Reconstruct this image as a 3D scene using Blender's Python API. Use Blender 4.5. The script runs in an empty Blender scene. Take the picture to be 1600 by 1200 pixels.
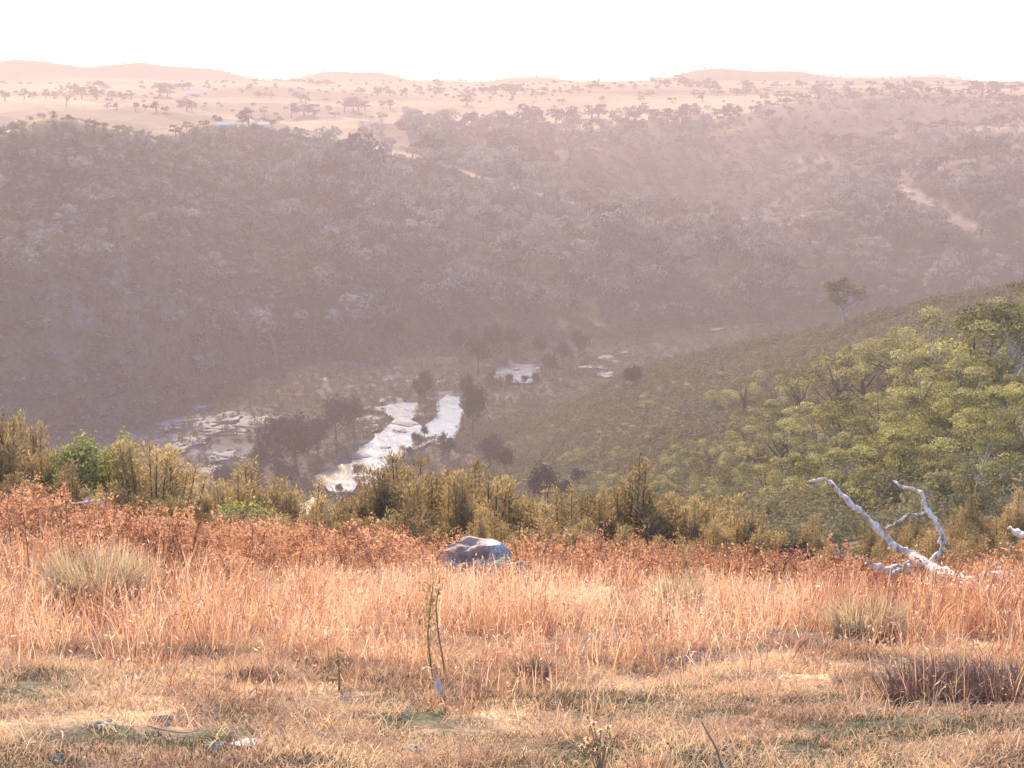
import bpy, math, random
import numpy as np
from mathutils import Vector, Matrix

scene = bpy.context.scene
random.seed(11)
rng = np.random.default_rng(11)

# ------------------------------------------------------------------ camera, sky, sun, exposure
F = 2323.0                       # focal length in pixels of a 1600 px wide frame
HY = 118.0                       # eye-level line in that frame
PITCH = math.atan((600.0 - HY) / F)
CAMZ = 1.6
cam_data = bpy.data.cameras.new('camera')
cam = bpy.data.objects.new('camera', cam_data)
scene.collection.objects.link(cam)
cam.location = (0, 0, CAMZ)
cam.rotation_euler = (math.pi / 2 - PITCH, 0, 0)
cam_data.sensor_width = 36.0
cam_data.lens = 36.0 * F / 1600.0
cam_data.clip_start = 0.1
cam_data.clip_end = 60000.0
scene.camera = cam

SUN_EL = math.radians(28.0)
SUN_AZ = math.radians(-15.0)      # clockwise from +Y
world = bpy.data.worlds.new('World')
scene.world = world
world.use_nodes = True
wn = world.node_tree.nodes
bg = wn['Background']
sky = wn.new('ShaderNodeTexSky')
sky.sky_type = 'NISHITA'
sky.sun_disc = False
sky.sun_elevation = SUN_EL
sky.sun_rotation = SUN_AZ
sky.altitude = 600
sky.air_density = 1.0
sky.dust_density = 1.2
sky.ozone_density = 4.0
world.node_tree.links.new(sky.outputs[0], bg.inputs[0])
bg.inputs[1].default_value = 0.15

sl = bpy.data.lights.new('sun', 'SUN')
sl.energy = 3.2
sl.angle = math.radians(4.0)
sl.color = (1.0, 0.72, 0.46)
sun = bpy.data.objects.new('sun', sl)
scene.collection.objects.link(sun)
sd = Vector((math.sin(SUN_AZ) * math.cos(SUN_EL), math.cos(SUN_AZ) * math.cos(SUN_EL), math.sin(SUN_EL)))
sun.rotation_euler = sd.to_track_quat('Z', 'Y').to_euler()
sun.location = (0, 40, 60)

scene.view_settings.view_transform = 'Standard'
scene.view_settings.look = 'None'
scene.view_settings.exposure = 2.08
scene.view_settings.gamma = 1.0

HAZE_DENSITY = 1.05e-3
HAZE_COLOR = (0.505, 0.405, 0.375)
HAZE_ANISO = 0.12

# ------------------------------------------------------------------ helpers
SP, CP = math.sin(PITCH), math.cos(PITCH)

def px_dir(x, y):
    """picture point (1600x1200) -> azimuth, tangent of the depression"""
    u = (np.asarray(x, float) - 800.0) / F
    q = (600.0 - np.asarray(y, float)) / F
    dx, dy, dz = u, CP + q * SP, -SP + q * CP
    return np.arctan2(dx, dy), -dz / np.hypot(dx, dy)

def project(x, y, z):
    zc = z - CAMZ
    dep = y * CP - zc * SP
    up = y * SP + zc * CP
    dep = np.where(dep < 0.01, 0.01, dep)
    return 800 + F * x / dep, 600 - F * up / dep

def _hash(ix, iy, seed):
    h = (ix.astype(np.int64) * 374761393 + iy.astype(np.int64) * 668265263 + seed * 974634777) & 0x7fffffff
    h = ((h ^ (h >> 13)) * 1274126177) & 0x7fffffff
    return ((h ^ (h >> 16)) & 0xffff) / 65535.0

def vnoise(x, y, seed=0):
    x = np.asarray(x, float); y = np.asarray(y, float)
    ix, iy = np.floor(x), np.floor(y)
    fx, fy = x - ix, y - iy
    fx = fx * fx * (3 - 2 * fx); fy = fy * fy * (3 - 2 * fy)
    a = _hash(ix, iy, seed); b = _hash(ix + 1, iy, seed)
    c = _hash(ix, iy + 1, seed); d = _hash(ix + 1, iy + 1, seed)
    return (a + (b - a) * fx) * (1 - fy) + (c + (d - c) * fx) * fy - 0.5

def fbm(x, y, seed=0, oct=4):
    t, a = 0, 1.0
    for k in range(oct):
        t = t + a * vnoise(np.asarray(x) * 2 ** k, np.asarray(y) * 2 ** k, seed + k * 17)
        a *= 0.5
    return t

def sstep(a, b, v):
    t = np.clip((np.asarray(v, float) - a) / (b - a), 0, 1)
    return t * t * (3 - 2 * t)

def tag(o, label=None, cat=None, group=None, kind=None):
    if label: o['label'] = label
    if cat: o['category'] = cat
    if group: o['group'] = group
    if kind: o['kind'] = kind
    return o

def link(o, parent=None):
    scene.collection.objects.link(o)
    if parent is not None: o.parent = parent
    return o

def empty(name, loc, rz=0.0, sc=1.0):
    o = bpy.data.objects.new(name, None)
    o.empty_display_size = 0.3
    o.location = loc; o.rotation_euler = (0, 0, rz)
    o.scale = (sc, sc, sc) if not hasattr(sc, '__len__') else sc
    return link(o)

def np_mesh(name, v, f, mat, tint=None, smooth=False, col=None):
    """v (N,3); f (M,3) or (M,4)"""
    v = np.asarray(v, np.float32); f = np.asarray(f, np.int32)
    me = bpy.data.meshes.new(name)
    n, m, k = len(v), len(f), f.shape[1]
    me.vertices.add(n); me.vertices.foreach_set('co', v.ravel())
    me.loops.add(m * k); me.loops.foreach_set('vertex_index', f.ravel())
    me.polygons.add(m)
    me.polygons.foreach_set('loop_start', np.arange(0, m * k, k, dtype=np.int32))
    try: me.polygons.foreach_set('loop_total', np.full(m, k, np.int32))
    except Exception: pass
    if smooth: me.polygons.foreach_set('use_smooth', np.ones(m, bool))
    else: me.polygons.foreach_set('use_smooth', np.zeros(m, bool))
    if tint is not None:
        a = me.attributes.new('tint', 'FLOAT', 'FACE')
        a.data.foreach_set('value', np.asarray(tint, np.float32))
    if col is not None:
        a = me.attributes.new('col', 'FLOAT_COLOR', 'POINT')
        a.data.foreach_set('color', np.concatenate([col, np.ones((n, 1))], 1).astype(np.float32).ravel())
    me.update(calc_edges=True); me.validate()
    if mat: me.materials.append(mat)
    return me

def obj(name, me, parent=None, loc=None):
    o = bpy.data.objects.new(name, me)
    if loc is not None: o.location = loc
    return link(o, parent)

class Geo:
    """collects quads"""
    def __init__(s): s.v, s.f, s.t, s.n = [], [], [], 0
    def add(s, v, f, t=0.5):
        v = np.asarray(v, float); f = np.asarray(f, int)
        s.v.append(v); s.f.append(f + s.n); s.n += len(v)
        s.t.append(np.full(len(f), t) if np.isscalar(t) else np.asarray(t, float))
    def arr(s): return np.concatenate(s.v), np.concatenate(s.f), np.concatenate(s.t)
    def mesh(s, name, mat, smooth=False):
        v, f, t = s.arr(); return np_mesh(name, v, f, mat, t, smooth)

def tube(pts, rad, sides=6, rough=0.0, seed=0):
    pts = np.asarray(pts, float); rad = np.asarray(rad, float)
    n = len(pts); r_ = np.random.default_rng(seed)
    tan = np.gradient(pts, axis=0); tan /= np.linalg.norm(tan, axis=1)[:, None] + 1e-9
    ref = np.array([0.31, 0.17, 0.93]); out = []
    for i in range(n):
        a = np.cross(tan[i], ref)
        if np.linalg.norm(a) < 0.1: a = np.cross(tan[i], [1, 0, 0])
        a /= np.linalg.norm(a); b = np.cross(tan[i], a)
        th = np.arange(sides) * 2 * math.pi / sides
        rr = rad[i] * (1 + rough * r_.uniform(-1, 1, sides))
        out.append(pts[i] + (np.cos(th) * rr)[:, None] * a + (np.sin(th) * rr)[:, None] * b)
    v = np.concatenate(out); f = []
    for i in range(n - 1):
        for j in range(sides):
            k = (j + 1) % sides
            f.append((i * sides + j, i * sides + k, (i + 1) * sides + k, (i + 1) * sides + j))
    f.append(tuple([(n - 1) * sides + j for j in (0, 1, 2, 3)]) if sides == 4 else ((n - 1) * sides, (n - 1) * sides + 1, (n - 1) * sides + 2, (n - 1) * sides + 3))
    return v, np.array(f)

def cards(c, d, w, l, r_, nrm=None):
    """leaf cards: centres c (n,3), long axis d (n,3), widths, lengths -> verts, quads"""
    n = len(c)
    d = d / (np.linalg.norm(d, axis=1)[:, None] + 1e-9)
    s = np.cross(d, r_.normal(size=(n, 3)) if nrm is None else nrm); s /= np.linalg.norm(s, axis=1)[:, None] + 1e-9
    w = np.broadcast_to(w, (n,))[:, None] / 2; l = np.broadcast_to(l, (n,))[:, None] / 2
    v = np.stack([c - d * l, c + s * w - d * l * 0.1, c + d * l, c - s * w - d * l * 0.1], 1).reshape(-1, 3)
    return v, np.arange(n * 4).reshape(n, 4)

# ------------------------------------------------------------------ materials
def newmat(name):
    m = bpy.data.materials.new(name); m.use_nodes = True
    nt = m.node_tree; nt.nodes.clear()
    out = nt.nodes.new('ShaderNodeOutputMaterial')
    return m, nt, out

def N(nt, t, **kw):
    n = nt.nodes.new(t)
    for k, v in kw.items(): setattr(n, k, v)
    return n

def leaf_mat(name, c0, c1, transl=0.35, tcol=None, objvar=0.25, mids=None):
    m, nt, out = newmat(name)
    at = N(nt, 'ShaderNodeAttribute', attribute_name='tint')
    oi = N(nt, 'ShaderNodeObjectInfo')
    ad = N(nt, 'ShaderNodeMath', operation='MULTIPLY_ADD'); nt.links.new(oi.outputs['Random'], ad.inputs[0])
    ad.inputs[1].default_value = objvar; nt.links.new(at.outputs['Fac'], ad.inputs[2])
    sb = N(nt, 'ShaderNodeMath', operation='SUBTRACT', use_clamp=True); nt.links.new(ad.outputs[0], sb.inputs[0]); sb.inputs[1].default_value = objvar / 2
    mx = N(nt, 'ShaderNodeValToRGB'); e = mx.color_ramp.elements
    e[0].color = (*c0, 1); e[1].color = (*c1, 1)
    for q, c in (mids or []): e.new(q).color = (*c, 1)
    nt.links.new(sb.outputs[0], mx.inputs[0])
    df = N(nt, 'ShaderNodeBsdfDiffuse'); nt.links.new(mx.outputs[0], df.inputs[0])
    tr = N(nt, 'ShaderNodeBsdfTranslucent')
    if tcol:
        mt = N(nt, 'ShaderNodeMix', data_type='RGBA', blend_type='MULTIPLY'); mt.inputs[0].default_value = 1
        nt.links.new(mx.outputs[0], mt.inputs[6]); mt.inputs[7].default_value = (*tcol, 1)
        nt.links.new(mt.outputs[2], tr.inputs[0])
    else: nt.links.new(mx.outputs[0], tr.inputs[0])
    ms = N(nt, 'ShaderNodeMixShader'); ms.inputs[0].default_value = transl
    nt.links.new(df.outputs[0], ms.inputs[1]); nt.links.new(tr.outputs[0], ms.inputs[2])
    nt.links.new(ms.outputs[0], out.inputs[0])
    return m

def noise_mat(name, stops, scale=6, rough=0.9, bump=0.3, detail=6, dist=0.02, stretch=None):
    m, nt, out = newmat(name)
    p = N(nt, 'ShaderNodeBsdfPrincipled'); p.inputs['Roughness'].default_value = rough
    tc = N(nt, 'ShaderNodeTexCoord'); no = N(nt, 'ShaderNodeTexNoise')
    no.inputs['Scale'].default_value = scale; no.inputs['Detail'].default_value = detail
    if stretch:
        mp = N(nt, 'ShaderNodeMapping'); mp.inputs['Scale'].default_value = stretch
        nt.links.new(tc.outputs['Object'], mp.inputs[0]); nt.links.new(mp.outputs[0], no.inputs['Vector'])
    else: nt.links.new(tc.outputs['Object'], no.inputs['Vector'])
    cr = N(nt, 'ShaderNodeValToRGB'); e = cr.color_ramp.elements
    e[0].position, e[0].color = stops[0][0], (*stops[0][1], 1)
    e[1].position, e[1].color = stops[-1][0], (*stops[-1][1], 1)
    for s in stops[1:-1]:
        q = e.new(s[0]); q.color = (*s[1], 1)
    nt.links.new(no.outputs['Fac'], cr.inputs[0]); nt.links.new(cr.outputs[0], p.inputs['Base Color'])
    bp = N(nt, 'ShaderNodeBump'); bp.inputs['Strength'].default_value = bump; bp.inputs['Distance'].default_value = dist
    nt.links.new(no.outputs['Fac'], bp.inputs['Height']); nt.links.new(bp.outputs[0], p.inputs['Normal'])
    nt.links.new(p.outputs[0], out.inputs[0])
    return m

def terrain_mat():
    m, nt, out = newmat('land')
    p = N(nt, 'ShaderNodeBsdfPrincipled'); p.inputs['Roughness'].default_value = 0.95
    p.inputs['Specular IOR Level'].default_value = 0.1
    at = N(nt, 'ShaderNodeAttribute', attribute_name='col')
    ge = N(nt, 'ShaderNodeNewGeometry')
    last = at.outputs['Color']
    for sc, lo, hi in ((48.0, 0.55, 1.45), (9.0, 0.55, 1.45), (0.9, 0.7, 1.3), (0.11, 0.75, 1.25)):
        no = N(nt, 'ShaderNodeTexNoise'); no.inputs['Scale'].default_value = sc; no.inputs['Detail'].default_value = 5
        nt.links.new(ge.outputs['Position'], no.inputs['Vector'])
        mr = N(nt, 'ShaderNodeMapRange'); mr.inputs['From Min'].default_value = 0.3; mr.inputs['From Max'].default_value = 0.7
        mr.inputs['To Min'].default_value = lo; mr.inputs['To Max'].default_value = hi
        nt.links.new(no.outputs['Fac'], mr.inputs['Value'])
        mx = N(nt, 'ShaderNodeMix', data_type='RGBA', blend_type='MULTIPLY'); mx.inputs[0].default_value = 1
        nt.links.new(last, mx.inputs[6]); nt.links.new(mr.outputs[0], mx.inputs[7]); last = mx.outputs[2]
        if sc == 48.0:
            bp = N(nt, 'ShaderNodeBump'); bp.inputs['Strength'].default_value = 0.6; bp.inputs['Distance'].default_value = 0.03
            nt.links.new(no.outputs['Fac'], bp.inputs['Height']); nt.links.new(bp.outputs[0], p.inputs['Normal'])
    nt.links.new(last, p.inputs['Base Color'])
    nt.links.new(p.outputs[0], out.inputs[0])
    return m

M_LAND = terrain_mat()
M_FOREST = leaf_mat('forest_leaves', (0.035, 0.038, 0.036), (0.33, 0.315, 0.26), 0.2, objvar=0)
M_SCRUB = leaf_mat('scrub_leaves', (0.06, 0.058, 0.032), (0.27, 0.235, 0.125), 0.3, objvar=0)
M_GUM = leaf_mat('gum_leaves', (0.05, 0.055, 0.026), (0.52, 0.47, 0.20), 0.36, (1.15, 1.1, 0.7), 0.25)
M_OAK = leaf_mat('river_oak_leaves', (0.022, 0.027, 0.022), (0.06, 0.062, 0.042), 0.2, objvar=0.3)
M_TEA = leaf_mat('tea_tree_leaves', (0.10, 0.075, 0.035), (0.46, 0.345, 0.17), 0.4, (1.05, 1.0, 0.85), 0.55)
M_LIME = leaf_mat('lime_leaves', (0.14, 0.15, 0.05), (0.42, 0.41, 0.17), 0.4, (1.1, 1.1, 0.6), 0.1)
M_PADDOCK = leaf_mat('paddock_tree_leaves', (0.05, 0.042, 0.03), (0.11, 0.09, 0.055), 0.2, objvar=0.4)
M_GRASS = leaf_mat('dry_grass', (0.20, 0.08, 0.07), (0.82, 0.68, 0.50), 0.35, (1.03, 0.97, 0.9), 0, [(0.35, (0.47, 0.255, 0.145)), (0.65, (0.68, 0.435, 0.245))])
M_TURF = leaf_mat('short_turf', (0.16, 0.09, 0.05), (0.82, 0.62, 0.36), 0.35, None, 0, [(0.35, (0.40, 0.25, 0.16)), (0.65, (0.62, 0.42, 0.25))])
M_GREEN = leaf_mat('green_turf', (0.04, 0.045, 0.02), (0.15, 0.14, 0.06), 0.35, None, 0)
M_RUST = leaf_mat('rusty_bracken', (0.20, 0.085, 0.05), (0.68, 0.43, 0.25), 0.35, (1.1, 0.95, 0.8), 0.3)
M_STRAW = leaf_mat('pale_straw', (0.36, 0.25, 0.14), (0.72, 0.56, 0.32), 0.4, None, 0.2)
M_STALK = noise_mat('weed_stalk', [(0.3, (0.16, 0.10, 0.05)), (0.7, (0.30, 0.20, 0.09))], 30, 0.9, 0.2, 3, 0.003)
M_BARK = noise_mat('pale_gum_bark', [(0.3, (0.20, 0.16, 0.13)), (0.7, (0.46, 0.40, 0.35))], 4, 0.9, 0.3, 4, 0.02)
M_DARKBARK = noise_mat('dark_bark', [(0.3, (0.05, 0.04, 0.03)), (0.7, (0.13, 0.10, 0.08))], 5, 0.95, 0.3, 4, 0.02)
M_DEAD = noise_mat('weathered_dead_wood', [(0.3, (0.16, 0.11, 0.085)), (0.45, (0.46, 0.38, 0.31)), (0.56, (0.72, 0.63, 0.53)), (0.75, (0.30, 0.18, 0.12))], 9, 0.85, 0.9, 8, 0.03, (1.6, 1.6, 0.7))
M_ROCK = noise_mat('grey_bedrock', [(0.3, (0.045, 0.045, 0.05)), (0.5, (0.10, 0.10, 0.11)), (0.7, (0.20, 0.20, 0.215))], 0.7, 0.85, 0.7, 8, 0.3)
M_STONE = noise_mat('mossy_stone', [(0.3, (0.08, 0.085, 0.04)), (0.5, (0.20, 0.18, 0.13)), (0.7, (0.42, 0.38, 0.32))], 9, 0.9, 0.6, 8, 0.02)
M_PALESTONE = noise_mat('pale_stone', [(0.3, (0.38, 0.34, 0.32)), (0.7, (0.72, 0.68, 0.66))], 14, 0.85, 0.5, 6, 0.01)

# ------------------------------------------------------------------ the land as a height field (azimuth x log distance)
# every row: (name, [(x, distance, y)]) - how the land lies at that picture column, near to far
def C(xs, ds, ys):
    ds = [ds] * len(xs) if not hasattr(ds, '__len__') else ds
    return np.array(list(zip(xs, ds, ys)), float)
X9 = [0, 200, 400, 600, 800, 1000, 1200, 1400, 1600]
def floor_d(ys, z):
    return [(CAMZ - z) / float(px_dir(x, y)[1]) for x, y in zip(X9, ys)]
VY = [700, 690, 590, 545, 530, 525, 513, 500, 490]
curves = [
    ('near_6', C(X9, 6.8, [1200] * 9)),
    ('near_10', C(X9, 10, [1045, 1048, 1050, 1050, 1050, 1050, 1050, 1052, 1052])),
    ('near_14', C(X9, 14, [930, 938, 950, 955, 955, 960, 965, 970, 970])),
    ('brim', C(X9, 20, [830, 855, 880, 900, 905, 915, 925, 940, 945])),
    ('drop', C(X9, 27, [845, 868, 892, 912, 918, 922, 928, 930, 925])),
    ('slope_45', C(X9, 45, [860, 880, 900, 915, 915, 905, 880, 840, 820])),
    ('slope_75', C(X9, 75, [865, 870, 885, 895, 890, 860, 800, 720, 650])),
    ('slope_120', C(X9, 120, [855, 858, 865, 870, 850, 800, 730, 640, 548])),
    ('slope_170', C(X9, 170, [845, 845, 850, 850, 810, 730, 650, 575, 520])),
    ('slope_215', C(X9, [215, 215, 215, 215, 225, 225, 215, 205, 198], [836, 836, 836, 832, 760, 680, 610, 545, 492])),
    ('crest', C(X9, [245, 245, 245, 250, 285, 310, 280, 250, 230], [826, 826, 826, 815, 704, 572, 535, 497, 470])),
    ('behind', C(X9, [268, 270, 285, 310, 335, 360, 365, 375, 395], [0] * 9)),
    ('base', C(X9, floor_d(VY, -73.5), VY)),
    ('wall_1', C(X9, [340, 355, 425, 455, 475, 490, 510, 520, 530], [450, 440, 430, 430, 430, 410, 395, 400, 400])),
    ('wall_2', C(X9, [385, 400, 500, 540, 540, 545, 570, 580, 590], [300, 290, 290, 300, 340, 357, 350, 340, 330])),
    ('rim', C([0, 60, 110, 170, 230, 300, 400, 500, 600, 700, 800, 900, 960, 1000, 1200, 1300, 1400, 1500, 1600],
              [430, 440, 450, 460, 480, 540, 600, 610, 620, 615, 600, 585, 580, 585, 620, 640, 660, 660, 660],
              [188, 168, 164, 172, 190, 201, 206, 214, 236, 262, 288, 318, 338, 341, 337, 320, 290, 270, 250])),
    ('back_1', C([0, 110, 230, 300, 400, 500, 600, 700, 800, 900, 1000, 1200, 1400, 1600],
                 [500, 520, 570, 620, 660, 680, 690, 690, 680, 670, 665, 690, 710, 710],
                 [205, 188, 198, 200, 205, 214, 245, 272, 300, 318, 325, 308, 262, 225])),
    ('back_2', C([0, 200, 400, 500, 600, 700, 800, 1000, 1200, 1300, 1400, 1600], 780,
                 [184, 180, 198, 208, 220, 225, 235, 235, 222, 215, 205, 188])),
    ('back_3', C([0, 200, 400, 600, 800, 900, 1000, 1100, 1170, 1210, 1250, 1300, 1400, 1500, 1600], 880,
                 [172, 172, 190, 198, 199, 196, 192, 190, 180, 168, 154, 146, 142, 148, 158])),
    ('plain_1', C(X9, 980, [162, 164, 170, 178, 180, 176, 168, 156, 154])),
    ('plain_2', C(X9, 1110, [147, 147, 150, 153, 152, 150, 146, 142, 145])),
    ('plain_3', C([0, 200, 350, 390, 430, 480, 600, 800, 900, 1000, 1400, 1600], 1270, [134, 134, 131, 127, 126, 132, 137, 135, 128, 131, 131, 134])),
    ('plain_4', C([0, 800, 1600], 1440, [128, 128, 131])),
    ('hill_crest', C([-700, -300, 0, 25, 60, 100, 130, 160, 190, 215, 240, 280, 330, 360, 390, 430, 470, 500, 520, 560, 590, 620, 645, 760, 800, 845, 900, 960, 1030, 1060, 1100, 1140, 1180, 1250, 1280, 1310, 1370, 1400, 1430, 1470, 1500, 1540, 1600, 2000, 2500],
                  1640, [110, 100, 97, 93, 95, 101, 106, 103, 101, 98, 101, 105, 107, 114, 122, 127, 122, 114, 112, 114, 113, 119, 127, 128, 122, 120, 126, 131, 126, 117, 107, 107, 111, 112, 118, 121, 123, 122, 121, 120, 124, 130, 134, 118, 108])),
    ('far_edge', C([0, 1600], 1790, [127, 127])),
]
NAMES = [c[0] for c in curves]
IDX = {n: i + 3 for i, n in enumerate(NAMES)}       # three fixed rows come first
XD = np.arange(-1100, 2701, 4.0)
AZ_FULL = np.concatenate([np.radians(np.arange(-180, -36, 3.0)), np.radians(np.linspace(-36, -20.5, 60, endpoint=False)),
                          np.radians(np.linspace(-20.5, 20.5, 720, endpoint=False)), np.radians(np.linspace(20.5, 36, 60, endpoint=False)),
                          np.radians(np.arange(36, 180.1, 3.0))])
LD = np.linspace(math.log(0.8), math.log(1790), 600)
DG = np.exp(LD)
nA, nD = len(AZ_FULL), len(LD)

def smooth1(a, k):
    ker = np.hanning(2 * k + 1); ker /= ker.sum()
    return np.convolve(np.pad(a, k, mode='edge'), ker, mode='valid')

ND, NZ = [], []
for d0, z0 in ((0.8, -0.12), (2.2, -0.42), (4.2, -1.02)):
    ND.append(np.full(nA, d0)); NZ.append(np.full(nA, z0))
for name, c in curves:
    far = name in ('hill_crest', 'rim', 'back_3', 'plain_3')
    x = XD
    d = np.interp(x, c[:, 0], c[:, 1]); y = np.interp(x, c[:, 0], c[:, 2])
    k = 4 if far else 26
    d = smooth1(d, k); y = smooth1(y, k)
    az, t = px_dir(x, y)
    z = CAMZ - d * t
    if name == 'behind': z = np.full_like(z, -74.0)
    if name == 'base': z = np.full_like(z, -73.5)
    ND.append(np.interp(AZ_FULL, az, d)); NZ.append(np.interp(AZ_FULL, az, z))
ND, NZ = np.array(ND), np.array(NZ)

def pchip(xk, yk, xq):
    h = np.diff(xk); dl = np.diff(yk) / h
    m = np.zeros_like(yk)
    for i in range(1, len(xk) - 1):
        if dl[i - 1] * dl[i] > 0:
            w1, w2 = 2 * h[i] + h[i - 1], h[i] + 2 * h[i - 1]
            m[i] = (w1 + w2) / (w1 / dl[i - 1] + w2 / dl[i])
    m[0], m[-1] = dl[0], dl[-1]
    i = np.clip(np.searchsorted(xk, xq) - 1, 0, len(h) - 1)
    t = (xq - xk[i]) / h[i]
    return ((2 * t**3 - 3 * t**2 + 1) * yk[i] + (t**3 - 2 * t**2 + t) * h[i] * m[i] + (-2 * t**3 + 3 * t**2) * yk[i + 1] + (t**3 - t**2) * h[i] * m[i + 1])

H = np.zeros((nA, nD)); S = np.zeros((nA, nD))
for a in range(nA):
    H[a] = pchip(ND[:, a], NZ[:, a], DG)
    S[a] = np.interp(DG, ND[:, a], np.arange(len(ND)))
AA, DD = np.meshgrid(AZ_FULL, DG, indexing='ij')
GX, GY = DD * np.sin(AA), DD * np.cos(AA)
fb, sb = IDX['behind'], IDX['base']
floor_w = sstep(IDX['crest'] - 0.2, fb, S) * (1 - sstep(sb - 0.05, sb + 0.25, S))
w_mid = (0.3 + 0.7 * sstep(sb - 0.2, sb + 0.5, S)) * sstep(40, 160, DD) * (1 - floor_w) * (1 - sstep(850, 1200, DD))
H += w_mid * (fbm(GX / 70, GY / 70, 3, 4) * 10.0 + (0.5 - np.abs(fbm(GX / 45, GY / 45, 9, 3))) * 2.0 - 1.0)
rim = IDX['rim']
wall_w = sstep(sb + 0.1, sb + 0.8, S) * (1 - sstep(rim - 0.5, rim - 0.05, S))
H += wall_w * (0.45 - np.abs(fbm(GX / 62 + GY / 150, GY / 170 - GX / 400, 13, 2)) * 2) * 11
H += floor_w * fbm(GX / 9, GY / 9, 5, 3) * 0.5
near_w = 1 - sstep(25, 60, DD)
H += near_w * (fbm(GX / 2.2, GY / 2.2, 21, 4) * 0.16 + fbm(GX / 0.6, GY / 0.45, 27, 3) * 0.085) * sstep(1, 6, DD)
H += sstep(850, 1200, DD) * (1 - sstep(1270, 1440, DD)) * fbm(GX / 150, GY / 150, 33, 3) * 1.5
H += sstep(1450, 1600, DD) * fbm(GX / 60, GY / 120, 35, 4) * 1.5
back = sstep(math.radians(55), math.radians(100), np.abs(AA))
H = H * (1 - back) + back * (0.06 * np.minimum(DD, 160))
far_flat = sstep(36, 60, np.degrees(np.abs(AA))) * sstep(700, 2500, DD)
H = H * (1 - far_flat) + far_flat * (-28)

def sample(G, az, d):
    az = np.asarray(az, float); ld = np.log(np.clip(np.asarray(d, float), 0.81, 1785))
    i = np.clip(np.searchsorted(AZ_FULL, az) - 1, 0, nA - 2); j = np.clip(np.searchsorted(LD, ld) - 1, 0, nD - 2)
    u = (az - AZ_FULL[i]) / (AZ_FULL[i + 1] - AZ_FULL[i]); v = (ld - LD[j]) / (LD[j + 1] - LD[j])
    return (G[i, j] * (1 - u) + G[i + 1, j] * u) * (1 - v) + (G[i, j + 1] * (1 - u) + G[i + 1, j + 1] * u) * v

def ground_at(px, d, y=None):
    """world point on the land at picture column px and distance d"""
    yy = 600.0 if y is None else y
    for _ in range(3):
        az, _t = px_dir(px, yy)
        z = float(sample(H, az, d))
        _x, yy = project(d * math.sin(az), d * math.cos(az), z)
    return Vector((d * math.sin(az), d * math.cos(az), z))

def hit(px, py, dmin=3.0):
    """where the sight line through a picture point first meets the land"""
    az, t = px_dir(px, py)
    dd = np.exp(np.linspace(math.log(dmin), math.log(1785), 3000))
    z = sample(H, np.full(3000, float(az)), dd)
    k = np.nonzero(z >= CAMZ - t * dd)[0]
    d = dd[k[0]] if len(k) else 1600.0
    return Vector((d * math.sin(az), d * math.cos(az), float(sample(H, az, d)))), float(d)

# ---- colours of the land (what it is made of, by place)
PXg, PYg = project(GX, GY, H)
def mixc(c, col, w): return c * (1 - w[..., None]) + np.array(col) * w[..., None]
n1 = fbm(GX / 14, GY / 14, 41, 4); n2 = fbm(GX / 3, GY / 3, 43, 4); n3 = fbm(GX / 0.7, GY / 0.7, 47, 4); n4 = fbm(GX / 170, GY / 75, 51, 4)
col = np.zeros((nA, nD, 3)) + np.array((0.085, 0.075, 0.045))
col = mixc(col, (0.13, 0.10, 0.062), sstep(-0.2, 0.5, n1))
# near meadow: soil, straw litter, mossy green
nm = 1 - sstep(20, 26, DD)
meadow = np.zeros_like(col) + np.array((0.21, 0.145, 0.09))
meadow = mixc(meadow, (0.12, 0.085, 0.075), sstep(0.0, 0.3, n2))
meadow = mixc(meadow, (0.065, 0.07, 0.04), sstep(-0.1, 0.12, n3) * (1 - sstep(8.8, 10.5, DD)))
meadow = mixc(meadow, (0.40, 0.28, 0.16), sstep(0.1, 0.4, -n3))
col = col * (1 - nm[..., None]) + meadow * nm[..., None]
# valley floor: grey bedrock with tussock
rockn = fbm(GX / 16, GY / 9, 61, 4)
fl = np.zeros_like(col) + np.array((0.06, 0.057, 0.042))
rk = sstep(0.10, 0.28, rockn + 0.3 * (1 - sstep(400, 450, PXg)) * sstep(185, 230, PXg) * sstep(630, 645, PYg) * (1 - sstep(690, 720, PYg)))
fl = mixc(fl, (0.105, 0.11, 0.125), rk)
col = col * (1 - floor_w[..., None]) + fl * floor_w[..., None]
# cliffs on the left wall
cl = sstep(sb + 0.05, sb + 0.4, S) * (1 - sstep(sb + 0.9, sb + 1.5, S)) * (1 - sstep(250, 420, PXg)) * sstep(0.02, 0.25, fbm(GX / 6, GY / 12, 67, 4))
col = mixc(col, (0.19, 0.17, 0.165), cl * 0.45)
# plateau paddocks
rim = IDX['rim']
pad = sstep(rim - 0.12, rim + 0.02, S) * np.where(PXg < 560, 1, 0) + sstep(IDX['back_3'] - 0.25, IDX['back_3'] + 0.3, S)
pad = np.clip(pad, 0, 1)
padc = np.zeros_like(col) + np.array((0.33, 0.225, 0.12))
padc = mixc(padc, (0.13, 0.095, 0.065), sstep(0.0, 0.3, n4))
padc = mixc(padc, (0.46, 0.32, 0.17), sstep(0.05, 0.4, -n4))
col = col * (1 - pad[..., None]) + padc * pad[..., None]
hillface = sstep(1180, 1260, PXg) * (1 - sstep(190, 230, PYg)) * sstep(rim, rim + 1.0, S) * (1 - sstep(IDX['back_3'] + 0.3, IDX['back_3'] + 0.8, S))
col = mixc(col, (0.16, 0.12, 0.085), hillface)
col = mixc(col, (0.20, 0.155, 0.09), sstep(1450, 1550, DD))
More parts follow.
